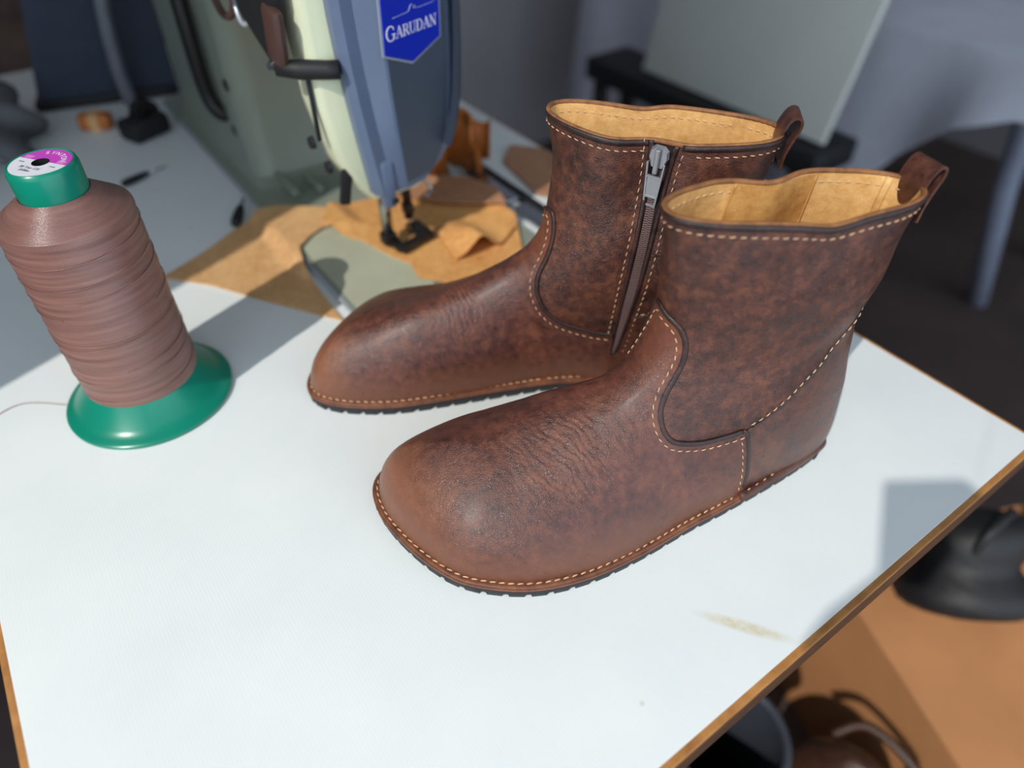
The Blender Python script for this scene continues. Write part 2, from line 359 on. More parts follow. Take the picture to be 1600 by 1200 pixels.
class Boot:
    def __init__(s, twist, cy, lean, noise):
        s.twist = twist; s.cy0 = cy; s.lean = lean; s.noise = noise
        s.base = resample(OUTLINE, .0075, True)
    def shaft_xy(s, z):
        xb = np.interp(z, SH_Z, SH_XB); xf = np.interp(z, SH_Z, SH_XF)
        k = sst(.05, .189, z)
        return (xb + xf) / 2 + s.lean * k, -.004 - .007 * np.exp(-((z - .1) / .04) ** 2) + s.cy0 * k, (xf - xb) / 2, np.interp(z, SH_Z, SH_B), s.twist * k
    def F(s, x, y, z, d2=None):
        if d2 is None: d2 = poly_sd(x, y, s.base)
        d = d2 + .0045 + .003 * sst(.02, .06, z)             # the upper stands inside the welt
        W = .048
        H = np.interp(x, *FH)
        H = H * (1 - .38 * sst(.30, .19, x) * np.clip((y + .008) / .055, -1, 1))       # the instep ridge runs on the inner side
        q = np.maximum(1 + d / W, 0); p = 2.35
        ff = (np.power(q ** p + np.power(np.maximum(z, 0) / H, p), 1 / p) - 1) * .043
        cx, cy, a, b, tw = s.shaft_xy(z)
        c, sn = np.cos(tw), np.sin(tw)
        X = (x - cx) * c + (y - cy) * sn; Y = -(x - cx) * sn + (y - cy) * c
        pin = .010 * sst(.07, .185, z) * np.exp(-((X - .002) / .016) ** 2)         # the zip pulls the inner side in
        Y = np.where(Y < 0, Y - pin, Y)
        Y = Y + .0035 * np.sin(X * 26 + 1.) * sst(.1, .19, z) * s.noise
        ps = 2.25
        fs = (np.power(np.abs(X / a) ** ps + np.abs(Y / b) ** ps + 1e-12, 1 / ps) - 1) * .034
        fs = fs + .0009 * np.sin(z * 95 + X * 40 + s.noise) * np.sin(X * 60 + z * 30) * sst(.06, .1, z)
        k = .022
        h = np.clip(.5 + .5 * (fs - ff) / k, 0, 1)
        r = fs * (1 - h) + ff * h - k * h * (1 - h)
        return r + .0006 * np.sin(x * 61 + y * 40 + s.noise * 3) * np.sin(y * 71 + z * 50 + 1)
    def grad(s, P, e=3e-4):
        g = np.zeros_like(P)
        for k in range(3):
            d = np.zeros(3); d[k] = e
            g[:, k] = s.F(*(P + d).T) - s.F(*(P - d).T)
        return g / (2 * e)
    def project(s, P, it=4):
        P = np.array(P, float)
        for _ in range(it):
            g = s.grad(P); f = s.F(*P.T)
            st = g * (f / (np.sum(g * g, 1) + 1e-9))[:, None]
            l = np.linalg.norm(st, axis=1)[:, None]; st *= np.minimum(1, .002 / (l + 1e-12)); P -= st
        return P
    def normal(s, P):
        g = s.grad(np.asarray(P, float)); return g / (np.linalg.norm(g, axis=1)[:, None] + 1e-12)
    def cyl(s, phi, z):
        """surface point seen from the shaft axis: phi 0 = front, +90 deg = outer side"""
        phi = np.asarray(phi, float); z = np.asarray(z, float)
        cx = np.full_like(z, .066); cy = np.zeros_like(z)
        lo = np.zeros_like(z); hi = np.full_like(z, .3)
        # first exit along the ray
        ts = np.linspace(.008, .26, 64); ins = np.ones(z.shape, bool); hi[:] = .26
        for t in ts:
            f = s.F(cx + np.cos(phi) * t, cy + np.sin(phi) * t, z)
            out = (f > 0) & ins; hi[out] = t; lo[ins & ~out] = t; ins &= ~out
        for _ in range(18):
            m = (lo + hi) / 2; f = s.F(cx + np.cos(phi) * m, cy + np.sin(phi) * m, z)
            hi = np.where(f > 0, m, hi); lo = np.where(f > 0, lo, m)
        return np.stack([cx + np.cos(phi) * hi, cy + np.sin(phi) * hi, z], -1)
    def rim_z(s, phi): return ZR + .0012 * np.cos(phi * 2) + .001 * np.sin(phi * 3 + s.noise)
    def nets(s, h=.00135):
        xs = np.arange(-.008, .306, h); ys = np.arange(-.064, .068, h); zs = np.arange(.004, .2, h)
        d2 = poly_sd(*np.meshgrid(xs, ys, indexing='ij'), s.base)
        V = np.empty((len(xs), len(ys), len(zs)))
        X, Y = np.meshgrid(xs, ys, indexing='ij')
        for k, z in enumerate(zs): V[:, :, k] = s.F(X, Y, np.full_like(X, z), d2)
        S = V < 0
        n = np.array(V.shape) - 1
        acc = np.zeros((*n, 3)); cnt = np.zeros(n)
        G = np.stack(np.meshgrid(np.arange(n[0]), np.arange(n[1]), np.arange(n[2]), indexing='ij'), -1).astype(float)
        for ax in range(3):
            o1, o2 = [a for a in range(3) if a != ax]
            for i in (0, 1):
                for j in (0, 1):
                    off = [0, 0, 0]; off[o1] = i; off[o2] = j
                    off2 = list(off); off2[ax] = 1
                    sl = tuple(slice(off[q], off[q] + n[q]) for q in range(3)); sl2 = tuple(slice(off2[q], off2[q] + n[q]) for q in range(3))
                    a, b = V[sl], V[sl2]; cr = (a < 0) != (b < 0)
                    t = np.where(cr, a / np.where(cr, a - b, 1), 0)
                    c = G[cr] + np.array(off); c[:, ax] += t[cr]
                    acc[cr] += c; cnt[cr] += 1
        act = cnt > 0; idx = -np.ones(n, int); idx[act] = np.arange(act.sum())
        P = acc[act] / cnt[act][:, None] * h + np.array([xs[0], ys[0], zs[0]])
        quads = []
        for ax in range(3):
            o1, o2 = (ax + 1) % 3, (ax + 2) % 3
            sl = [slice(1, n[q]) for q in range(3)]; sl[ax] = slice(0, n[ax]); sl = tuple(sl)
            sl2 = list(sl); sl2[ax] = slice(1, n[ax] + 1); sl2 = tuple(sl2)
            a, b = S[sl], S[sl2]; cr = np.argwhere(a != b); flip = a[a != b]
            cr = cr + np.array([0 if q == ax else 1 for q in range(3)])
            c0 = cr.copy(); c1 = cr.copy(); c1[:, o1] -= 1; c2 = c1.copy(); c2[:, o2] -= 1; c3 = cr.copy(); c3[:, o2] -= 1
            ids = np.stack([idx[tuple(c.T)] for c in (c0, c1, c2, c3)], 1)
            ids[~flip] = ids[~flip][:, ::-1]
            quads.append(ids)
        Q = np.vstack(quads); Q = Q[(Q >= 0).all(1)]
        return s.project(P), Q
# ------------------------------------------------------------------ boots: assembly
VAMP_SEAM = [(62.3, 8.), (61.6, 20), (60.6, 32), (55.2, 49), (48.9, 60.5), (38.7, 60.8), (27.8, 60.4), (20.9, 62.7), (17, 66.9), (13, 74), (9.7, 81.8), (7.7, 90), (6.6, 98.5), (5.4, 109.6),
             (2.8, 120.5), (-1.3, 127.3), (-7.7, 131.0), (-13, 133.2), (-16.5, 131), (-18.8, 124), (-20.2, 115), (-20.8, 105.5), (-20.7, 96), (-21.5, 88), (-23.8, 77), (-28.1, 66), (-35, 58.6), (-49, 53.5), (-60, 52), (-68.5, 51.4)]
COUNTER_TOP = [(48.9, 61.5), (70.7, 65.8), (107.8, 75.3), (141.8, 88.8), (152.1, 99.2), (160, 107), (170, 113), (180, 115), (190, 113), (200, 107), (208, 99.2), (218, 88.8), (245, 75.3), (272, 68)]
ZIP_F = [(-78.0, 190), (-79.5, 170), (-79, 147), (-76.5, 116), (-72.3, 78), (-67.5, 44), (-66.5, 34)]
ZIP_R = [(-102, 190), (-100, 176), (-97.7, 161), (-94.5, 145), (-89.5, 116), (-82.5, 78), (-74.5, 44), (-70, 34)]
def crv(pts, n=10):
    return crom(np.array(pts, float) * np.array([math.pi / 180, .001]), n)
def in_poly(px, py, poly):
    ins = np.zeros(px.shape, bool)
    for (ax, ay), (bx, by) in zip(poly, np.roll(poly, -1, 0)):
        c = (ay > py) != (by > py)
        with np.errstate(divide='ignore', invalid='ignore'):
            ins ^= c & (px < ax + (py - ay) * (bx - ax) / (by - ay))
    return ins
def stitch_mesh(curves, length, gap, rad):
    """curves: list of (points, normals); returns one mesh of short sunk thread lumps"""
    V = []; F = []
    rings = [(-.5, .35), (-.36, .9), (0, 1.05), (.36, .9), (.5, .35)]; n = 6
    for P, Nn in curves:
        sa = np.r_[0, np.cumsum(np.linalg.norm(np.diff(P, axis=0), axis=1))]; ns_ = max(2, int(round(sa[-1] / (length + gap))))
        R = np.stack([np.interp(np.linspace(0, sa[-1], ns_ + 1), sa, q) for q in np.hstack([P, Nn]).T], 1)
        T = np.gradient(R[:, :3], axis=0); T /= np.linalg.norm(T, axis=1)[:, None] + 1e-12
        for k in range(len(R) - 1):
            p = R[k, :3]; t = T[k]; nn = R[k, 3:]; nn = nn - t * (nn @ t); nn /= np.linalg.norm(nn) + 1e-12
            t = t + np.cross(nn, t) * .14; t /= np.linalg.norm(t)
            a = np.cross(nn, t); b0 = len(V)
            for s_, w in rings:
                for q in range(n):
                    an = 2 * math.pi * q / n
                    V.append(p + t * length * s_ + a * math.cos(an) * rad * w + nn * (math.sin(an) * rad * w - rad * 2.2 * (s_ * s_)))
            for i in range(4):
                for q in range(n):
                    r_ = (q + 1) % n; F.append((b0 + i * n + q, b0 + i * n + r_, b0 + (i + 1) * n + r_, b0 + (i + 1) * n + q))
    return V, F
def inset(poly, d):
    T = np.roll(poly, -1, 0) - np.roll(poly, 1, 0); T /= np.linalg.norm(T, axis=1)[:, None]
    nrm = np.stack([-T[:, 1], T[:, 0]], 1)
    A = np.sum(poly[:, 0] * np.roll(poly[:, 1], -1) - np.roll(poly[:, 0], -1) * poly[:, 1])
    return poly + nrm * d * (1 if A > 0 else -1)
def sub(P, Q, mask):
    q = Q[mask]; ids = np.unique(q); mp = np.full(len(P), -1); mp[ids] = np.arange(len(ids)); return ids, mp[q]

def make_boot(B, mirror, loc, ang, label):
    root = empty('leather_boot', (loc[0], loc[1], 0), ang)
    tag(root, label, 'boot', 'pair of brown leather boots')
    mir = np.array([1, -1 if mirror else 1, 1.])
    def part(name, V, F, mat, parent=root, smooth=True, kind=None):
        V = np.asarray(V, float) * mir
        F = [tuple(reversed(f)) for f in F] if mirror else [tuple(f) for f in F]
        o = from_py(name, V, F, mat, parent, smooth)
        if kind: o['kind'] = kind
        return o
    P, Q = B.nets(.0015)
    phi = np.arctan2(P[:, 1], P[:, 0] - .066); rz = B.rim_z(phi)
    over = P[:, 2] > rz
    P[over, 2] = rz[over]
    ok = ~(over[Q].all(1)) & (P[Q][:, :, 2] > .0065).all(1)
    Q = Q[ok]
    nrm = B.normal(P)
    c = P[Q].mean(1); cphi = np.arctan2(c[:, 1], c[:, 0] - .066); cz = c[:, 2]; cphi2 = np.where(cphi < -math.pi / 2 * .2, cphi + 2 * math.pi, cphi)
    seam = crv(VAMP_SEAM); top = crv(COUNTER_TOP); zf = crv(ZIP_F); zr = crv(ZIP_R)
    zippoly = np.vstack([zf, zr[::-1]])
    iszip = in_poly(cphi, cz, zippoly)
    vpoly = np.vstack([seam, np.array([(-64 * math.pi / 180, .0), (62.3 * math.pi / 180, .0)])])
    isv = in_poly(cphi, cz, vpoly) & ~iszip
    # everything in front of the seam that the polygon does not reach (low front) belongs to the vamp
    isv |= (np.abs(cphi) < math.radians(30)) & (cz < .055)
    cpoly = np.vstack([top, np.array([(293.5 * math.pi / 180, .034), (296 * math.pi / 180, -.01), (62.3 * math.pi / 180, -.01), (60.6 * math.pi / 180, .032), (55.2 * math.pi / 180, .049)])])
    isc = in_poly(cphi2, cz, cpoly) & ~iszip & ~isv
    iss = ~isv & ~iszip & ~isc
    for nm, mk, off, mat in (('vamp', isv, .0010, 'vamp'), ('shaft_panel', iss, .0, 'shaft'), ('heel_counter', isc, .0006, 'counter'), ('zip_tape', iszip, -.0009, 'tape')):
        ids, f = sub(P, Q, mk); part(nm, P[ids] + nrm[ids] * off, f, M[mat])
    # lining: the inside of the shaft, seen from above
    li = cz > .040; ids, f = sub(P, Q, li); part('lining', P[ids] - nrm[ids] * .0026, f[:, ::-1], M['lining'])
    part('insole', [(min(x, .15), y, .030) for x, y in inset(OUTLINE, .016)[::3]], [tuple(range(len(OUTLINE[::3])))], M['insole'], smooth=False)
    # rim
    ph = np.radians(np.arange(0, 360, 2.5)); ph = np.where(ph > math.pi, ph - 2 * math.pi, ph)
    R = B.cyl(ph, B.rim_z(ph) - .0004); rn = B.normal(R)
    rn[:, 2] = 0; rn /= np.linalg.norm(rn, axis=1)[:, None]
    V, f = tube_data(R - rn * .0013, .00155, 8, True, 1.0); part('rim_edge', V, f, M['raw_edge'])
    k0 = [i for i in range(len(ph)) if not (math.radians(-104) < ph[i] < math.radians(-76))]
    order = sorted(k0, key=lambda i: (ph[i] - math.radians(-76)) % (2 * math.pi))
    Ro = B.cyl(ph[order], B.rim_z(ph[order]) - .0016); no = B.normal(Ro)
    V, f = tube_data(Ro, .0019, 8, False, .55, nrm=no); part('rim_fold', V, f, M['edge'])
    # seam edges (turned leather) and stitching
    stc = []
    def oncyl(cu): return B.cyl(cu[:, 0], cu[:, 1])
    def seam_edge(cu, r, name='seam_edge', lift=.0006, mat='edge', flat=.6):
        S = resample(oncyl(cu), .0018); S = B.project(S, 3); n_ = B.normal(S)
        V, f = tube_data(S + n_ * lift, r, 8, False, flat, nrm=n_); part(name, V, f, M[mat]); return S, n_
    def stitched(S, n_, d, lift=.0014):
        T = np.gradient(S, axis=0); T /= np.linalg.norm(T, axis=1)[:, None] + 1e-12
        Sd = B.project(S + np.cross(n_, T) * d, 3); nn = B.normal(Sd); stc.append((Sd + nn * lift, nn))
    nv = 4 * 10
    S, n_ = seam_edge(seam[nv + 3:], .0017); stitched(S, n_, .0042)
    S, n_ = seam_edge(seam[8:nv + 4], .0017); stitched(S, n_, .0042)
    S, n_ = seam_edge(top[4:], .0009, 'counter_edge', .0002); stitched(S, n_, .0028, .0011)
    zfa = zf[zf[:, 1] < .1865]; zra = zr[zr[:, 1] < .1865]
    S, n_ = seam_edge(zfa, .0016, 'zip_edge', .0002); stitched(S, n_, .0042, .0006) if True else None
    S, n_ = seam_edge(zra, .0016, 'zip_edge', .0002); stitched(S, n_, -.0046, .0004)
    Rs = B.cyl(ph[order][2:-2], B.rim_z(ph[order][2:-2]) - .0062); stc.append((Rs + B.normal(Rs) * .0004, B.normal(Rs)))
    pin = np.radians(np.arange(-180, 178, 4.)); Rl = B.cyl(pin, B.rim_z(pin) - .0060); nl = B.normal(Rl); 
    V, f = stitch_mesh(stc, .0029, .0021, .00035); part('stitching', V, f, M['stitch'], kind='stuff')
    V, f = stitch_mesh([(Rl - nl * .0028, -nl)], .0026, .0022, .00038); part('lining_stitching', V, f, M['stitch'], kind='stuff')
    # lining facing behind the zip and a seam strip at the back of the lining
    g0 = np.radians(np.linspace(-126, -58, 24)); zz = np.linspace(.1855, .07, 30)
    GP, GZ = np.meshgrid(g0, zz); GP = GP + (GZ - .187) * -1.2
    FP = B.cyl(GP.ravel(), GZ.ravel()); FN = B.normal(FP); FP = FP - FN * .0034
    fl = [(i * 24 + j, i * 24 + j + 1, (i + 1) * 24 + j + 1, (i + 1) * 24 + j) for i in range(29) for j in range(23)]
    part('zip_facing', FP, fl, M['facing'])
    eg = FP.reshape(30, 24, 3)
    for col in (0, 23):
        V, f = tube_data(eg[:, col] , .0006, 6); part('facing_edge', V, f, M['facing'])
    zz = np.linspace(.186, .07, 30); SP = B.cyl(np.full(30, math.radians(-168)), zz); SN = B.normal(SP)
    V, f = tube_data(SP - SN * .0027, .0019, 8, False, .4, nrm=-SN); part('lining_seam', V, f, M['lining'])
    # zipper: two rows of coil teeth, slider, pull
    tz = np.linspace(.1800, .036, 150); mid = np.stack([np.interp(tz, zf[::-1, 1], zf[::-1, 0]) * .5 + np.interp(tz, zr[::-1, 1], zr[::-1, 0]) * .5, tz], 1)
    Z = resample(oncyl(mid), .0014); zn = B.normal(Z); zt = np.gradient(Z, axis=0); zt /= np.linalg.norm(zt, axis=1)[:, None]; zs = np.cross(zn, zt)
    V = []; F = []
    for k in range(len(Z)):
        for sgn in (-1, 1):
            p = Z[k] + zt[k] * (.0007 if sgn > 0 else 0) + zs[k] * sgn * .0013 + zn[k] * .0002
            b0 = len(V)
            for a in (-1, 1):
                for b_ in (-1, 1):
                    for cc in (-1, 1):
                        V.append(p + zs[k] * a * .00135 + zt[k] * b_ * .00036 * (1.3 if cc < 0 else 1) + zn[k] * cc * .0007)
            F += [tuple(b0 + i for i in q) for q in ((0, 1, 3, 2), (4, 6, 7, 5), (0, 4, 5, 1), (2, 3, 7, 6), (0, 2, 6, 4), (1, 5, 7, 3))]
    part('zip_teeth', V, F, M['teeth'], smooth=False, kind='stuff')
    i0 = 3; o = Z[i0] + zn[i0] * .0012; ax = np.stack([zs[i0], -zt[i0], zn[i0]], 1)       # local: x across, y up, z out
    def loc_part(name, V, F, mat, parent=root):
        return part(name, np.asarray(V) @ ax.T + o, F, mat, parent, False)
    def bmd(bm):
        bm.verts.index_update(); v = [tuple(q.co) for q in bm.verts]; f = [tuple(q.index for q in fc.verts) for fc in bm.faces]; bm.free(); return v, f
    bm = bmesh.new()                                                                       # slider body: a shield, wider on top, with a bridge
    sh = [(-.0054, .0060), (-.0026, .0082), (.0026, .0082), (.0054, .0060), (.0060, .0015), (.0036, -.0050), (-.0036, -.0050), (-.0060, .0015)]
    va = [bm.verts.new((x, y, 0)) for x, y in sh]; vb = [bm.verts.new((x * .86, y * .86, .0022)) for x, y in sh]
    bm.faces.new(vb); bm.faces.new(va[::-1])
    for i in range(8): bm.faces.new((va[i], va[(i + 1) % 8], vb[(i + 1) % 8], vb[i]))
    sl = loc_part('zip_slider', *bmd(bm), M['steel'])
    bm = bmesh.new(); add_box(bm, (0, -.0002, .0034), (.0032, .0150, .0026), bev=.0008); loc_part('slider_bridge', *bmd(bm), M['steel'], sl)
    bm = bmesh.new()                                                                       # pull: tapered frame with a plate
    for x0, y0, x1, y1 in ((-.0050, -.001, -.0034, -.0275), (.0050, -.001, .0034, -.0275)):
        ln = math.hypot(x1 - x0, y1 - y0); an = math.atan2(y1 - y0, x1 - x0)
        add_box(bm, ((x0 + x1) / 2, (y0 + y1) / 2, .0034), (ln, .0010, .0013), rot=(0, 0, an))
    add_box(bm, (0, -.0275, .0032), (.0078, .0013, .0013)); add_box(bm, (0, -.0095, .0034), (.0086, .0014, .0013)); add_box(bm, (0, -.0222, .0033), (.0072, .0011, .0012))
    add_box(bm, (0, -.0158, .0032), (.0074, .0124, .0007))
    loc_part('zip_pull', *bmd(bm), M['steel'])
    # pull tab at the back of the rim
    bk = B.cyl(np.array([math.radians(180.) + max(B.twist, 0)]), np.array([ZR]))[0]; bn = B.normal(bk[None])[0]; bn[2] = 0; bn /= np.linalg.norm(bn); tg = np.array([-bn[1], bn[0], 0])
    path = crom([(.0012, -.018), (.0016, -.010), (.0040, -.001), (.0062, .0055), (.0058, .0100), (.0025, .0112), (-.0008, .0080), (-.0034, .001), (-.0042, -.006), (-.0044, -.014)], 6)
    V = []; F = []; nP = len(path); dp = np.gradient(path, axis=0); dp /= np.linalg.norm(dp, axis=1)[:, None]; pn = np.stack([-dp[:, 1], dp[:, 0]], 1)
    ws = [(-.0088, -.0007), (-.0088, .0007), (.0088, .0007), (.0088, -.0007)]
    for k in range(nP):
        for w, tq in ws:
            r_, z_ = path[k] + pn[k] * tq; V.append(bk + bn * r_ + tg * w + np.array([0, 0, z_]))
    for k in range(nP - 1):
        for q in range(4): F.append((k * 4 + q, k * 4 + (q + 1) % 4, (k + 1) * 4 + (q + 1) % 4, (k + 1) * 4 + q))
    F += [(3, 2, 1, 0), tuple((nP - 1) * 4 + q for q in range(4))]
    part('pull_tab', V, F, M['counter'], smooth=False)
    # welt, heel rand, sole
    def plate(name, out, z0, z1, mat, bev, parent=root):
        bm = bmesh.new(); vs_ = [bm.verts.new((p[0], p[1], z0)) for p in out]; fc = bm.faces.new(vs_)
        r = bmesh.ops.extrude_face_region(bm, geom=[fc]); bmesh.ops.translate(bm, vec=(0, 0, z1 - z0), verts=[g for g in r['geom'] if isinstance(g, bmesh.types.BMVert)])
        bmesh.ops.recalc_face_normals(bm, faces=bm.faces)
        bmesh.ops.bevel(bm, geom=[e for e in bm.edges if abs(e.verts[0].co.z - e.verts[1].co.z) < 1e-6], offset=bev, segments=3, affect='EDGES')
        v, f = bmd(bm); o_ = part(name, v, f, mat, parent); o_.data.set_sharp_from_angle(angle=math.radians(50)); return o_
    O3 = resample(OUTLINE, .003, True)
    plate('welt', inset(O3, .0004), .0058, .0106, M['welt'], .0016)
    hr = O3[(O3[:, 0] < .088)]; hc = np.array([[-.2, 0]])
    hr = hr[np.argsort(np.arctan2(hr[:, 1], -(hr[:, 0] - .0885)))]
    inn = inset(O3, .0055); inn = inn[(inn[:, 0] < .088)]; inn = inn[np.argsort(np.arctan2(inn[:, 1], -(inn[:, 0] - .0885)))]
    hb = hr * 1.0; mids = (hr + hr) / 2
    V, f = tube_data(np.c_[resample(np.vstack([hr]), .003) * 1.0, np.full(len(resample(np.vstack([hr]), .003)), .0104)], .0032, 8, False, 1.); 
    Hh = resample(hr, .003); Hc = Hh + (np.array([.045, -.004]) - Hh) * (.0032 / np.linalg.norm(np.array([.045, -.004]) - Hh, axis=1))[:, None]
    V, f = tube_data(np.c_[Hc, np.full(len(Hc), .0102)], .0033, 8, False, 1.); part('heel_rand', V, f, M['heel_rand'])
    ws_ = inset(O3, .0036); W3 = np.c_[ws_, np.full(len(ws_), .0108)]; W3 = W3[(W3[:, 0] > .088)]
    st = np.argmax(np.linalg.norm(np.diff(W3, axis=0), axis=1)); W3 = np.roll(W3, -(st + 1), 0)
    V, f = stitch_mesh([(W3, np.tile([0, 0, 1.], (len(W3), 1)))], .0034, .0017, .00048); part('welt_stitching', V, f, M['stitch'], kind='stuff')
    Hs = np.c_[Hc, np.full(len(Hc), .0136)]; V, f = stitch_mesh([(Hs, np.tile([0, 0, 1.], (len(Hs), 1)))], .0028, .0040, .0004); part('rand_stitching', V, f, M['stitch'], kind='stuff')
    so = plate('sole', inset(O3, .0010), .0028, .0064, M['rubber'], .0006)
    lugs = resample(inset(OUTLINE, .0012), .0125, True); tl = np.roll(lugs, -1, 0) - np.roll(lugs, 1, 0)
    V = []; F = []; LS = 1 if np.sum(lugs[:, 0] * np.roll(lugs[:, 1], -1) - np.roll(lugs[:, 0], -1) * lugs[:, 1]) < 0 else -1
    def lug(cx, cy, an, lx, ly):
        b0 = len(V); ca, sa = math.cos(an), math.sin(an)
        for zz_, k_ in ((0., .86), (.0034, 1.)):
            for a, b_ in ((-1, -1), (1, -1), (1, 1), (-1, 1)):
                x, y = a * lx / 2 * k_, b_ * ly / 2 * k_; V.append((cx + x * ca - y * sa, cy + x * sa + y * ca, zz_))
        F.extend([tuple(b0 + i for i in q) for q in ((3, 2, 1, 0), (4, 5, 6, 7), (0, 1, 5, 4), (1, 2, 6, 5), (2, 3, 7, 6), (3, 0, 4, 7))])
    for i, ((x, y), (tx, ty)) in enumerate(zip(lugs, tl)):
        an = math.atan2(ty, tx); lug(x + math.sin(an) * .0042, y - math.cos(an) * .0042, an, .0088, .0095) if False else lug(x + math.sin(an) * LS * .0050, y - math.cos(an) * LS * .0050, an, .0096, .0105)
    for x in np.arange(.03, .27, .026):
        lug(x, np.interp(x, [0, .1, .2, .28], [-.004, 0, -.004, -.02]), 0, .014, .02)
    part('tread_lugs', V, F, M['rubber'], so, smooth=False)
    return root
boot_l = make_boot(Boot(math.radians(-7), -.003, 0, .6), False, (.3596, .1444), math.radians(163.5), 'brown leather ankle boot without visible zip, standing in front of the zipped boot')
boot_r = make_boot(Boot(math.radians(16), -.003, -.009, 1.7), True, (.3576, .2410), math.radians(143), 'brown leather ankle boot with metal side zip, standing before the sewing machine')
# ------------------------------------------------------------------ thread spool
M['green'] = simple('green_plastic', srgb(0, 128, 104), .28, var=.05, scale=30, spec=.5)
m, nt, b = nmat('brown_thread'); M['thread'] = m
tc = N(nt, 'ShaderNodeTexCoord'); sep = N(nt, 'ShaderNodeSeparateXYZ'); L(nt, tc, 'Object', sep, 'Vector')
n1 = N(nt, 'ShaderNodeTexNoise', i_Scale=1., i_Detail=4.); mp = N(nt, 'ShaderNodeMapping'); mp.inputs['Scale'].default_value = (14, 14, 300); mp.inputs['Rotation'].default_value = (math.radians(7), math.radians(5), 0)
L(nt, tc, 'Object', mp, 'Vector'); L(nt, mp, 'Vector', n1, 'Vector')
r = ramp(nt, [(.28, srgb(112, 76, 69)), (.5, srgb(130, 91, 82)), (.75, srgb(146, 106, 96))]); L(nt, n1, 'Fac', r, 'Fac'); L(nt, r, 'Color', b, 'Base Color')
b.inputs['Roughness'].default_value = .27; b.inputs['Specular IOR Level'].default_value = .7; b.inputs['Sheen Weight'].default_value = .05
b.inputs['Anisotropic'].default_value = .6
tw = N(nt, 'ShaderNodeTexNoise', i_Scale=2200., i_Detail=2.); L(nt, tc, 'Object', tw, 'Vector')
bp = N(nt, 'ShaderNodeBump', i_Strength=.35, i_Distance=.0002); L(nt, tw, 'Fac', bp, 'Height'); L(nt, bp, 'Normal', b, 'Normal')
SPX, SPY = .0022, .4500
spool = empty('thread_spool', (SPX, SPY, 0)); tag(spool, 'large spool of brown sewing thread on a green plastic cone base', 'thread spool')
lathe('spool_base', [(.0, .0015), (.050, .0015), (.0535, 0.), (.0555, .0012), (.0558, .0032), (.0545, .0046), (.0515, .0052), (.0470, .0100), (.0420, .0160), (.0372, .0225), (.0345, .027), (.0, .027)], M['green'], spool, 96)
NSEG = 112; prof = []
ZB, ZT, RB = .0205, .1470, .0374
npit = 178                                        # wound strands: one ridge each
rows = []
for k in range(npit * 3):
    t = k / (npit * 3 - 1); z = ZB + (ZT - ZB) * t
    rr = RB + .00012 * math.sin(t * 40) + .00008 * math.sin(t * 97 + 1) - .0004 * max(0, (t - .97) / .03) ** 2 - .0015 * max(0, (.04 - t) / .04) ** 2
    rows.append((rr - (.00016 if k % 3 == 0 else 0), z, 1.))
ncone = 26
for k in range(ncone * 3):
    t = k / (ncone * 3 - 1); z = ZT + .0004 + .0128 * t; rr = .0368 - .0178 * t
    rows.append((rr - (.0003 if k % 3 == 0 else 0), z - (.0002 if k % 3 == 0 else 0), 1 - t))
V = []
for i, (rr, z, sl) in enumerate(rows):
    band = int(i / 23)
    ph0 = band * 2.1; tl = .0026 * math.sin(i / 23. * 1.35) if i < npit * 3 else .0
    for q in range(NSEG):
        a = 2 * math.pi * q / NSEG
        V.append((rr * math.cos(a), rr * math.sin(a), z + (.0022 * math.cos(a - .8) * min(1, t if False else i / 30., (npit * 3 - i) / 40. if i < npit * 3 else 0))))
F = [(k * NSEG + q, k * NSEG + (q + 1) % NSEG, (k + 1) * NSEG + (q + 1) % NSEG, (k + 1) * NSEG + q) for k in range(len(rows) - 1) for q in range(NSEG)]
wind = from_py('thread_winding', V, F, M['thread'], spool, True)
# loose diagonal strands crossing the winding
rs = random.Random(3); V = []; F = []
for k in range(9):
    z0 = .030 + .0125 * k + rs.uniform(-.002, .002); a0 = rs.uniform(0, 6.28); ln = rs.uniform(3.5, 6.2); sl = rs.choice((-1, 1)) * rs.uniform(.004, .008)
    P_ = [((RB + .0003) * math.cos(a0 + ln * t), (RB + .0003) * math.sin(a0 + ln * t), min(max(z0 + sl * t + .0022 * math.cos(a0 + ln * t - .8), .026), .137)) for t in np.linspace(0, 1, 60)]
    v, f = tube_data(P_, .00026, 5); b0 = len(V); V += list(v); F += [tuple(b0 + i for i in q) for q in f]
o = from_py('crossing_strands', V, F, M['thread'], spool, True); o['kind'] = 'stuff'
lathe('spool_cap', [(.0178, .1560), (.0186, .1600), (.0188, .1745), (.0180, .1770), (.0170, .1778), (.0163, .1772), (.0046, .1770), (.0046, .165)], M['green'], spool, 64)
m, nt, b = nmat('spool_label_print'); M['slabel'] = m                   # flat print: white below, magenta above
tc = N(nt, 'ShaderNodeTexCoord'); sep = N(nt, 'ShaderNodeSeparateXYZ'); L(nt, tc, 'Object', sep, 'Vector')
gt = N(nt, 'ShaderNodeMath', operation='GREATER_THAN', i_1=.0015); L(nt, sep, 'Y', gt, 0)
mx = N(nt, 'ShaderNodeMix', data_type='RGBA'); L(nt, gt, 'Value', mx, 0); mx.inputs[6].default_value = (*srgb(226, 226, 236), 1); mx.inputs[7].default_value = (*srgb(196, 66, 190), 1)
L(nt, mx, 2, b, 'Base Color'); b.inputs['Roughness'].default_value = .5
M['black'] = simple('matte_black', srgb(22, 22, 25), .6)
M['white_print'] = simple('white_print', srgb(240, 236, 244), .6, var=.01); M['dark_print'] = simple('dark_print', srgb(70, 68, 76), .6, var=.01); M['pale_print'] = simple('pale_print', srgb(232, 170, 226), .6, var=.01)
v, f = lathe_data([(.0046, .0002), (.0161, .0002), (.0163, 0)], 64); lab = from_py('paper_label', v, f, M['slabel'], spool)
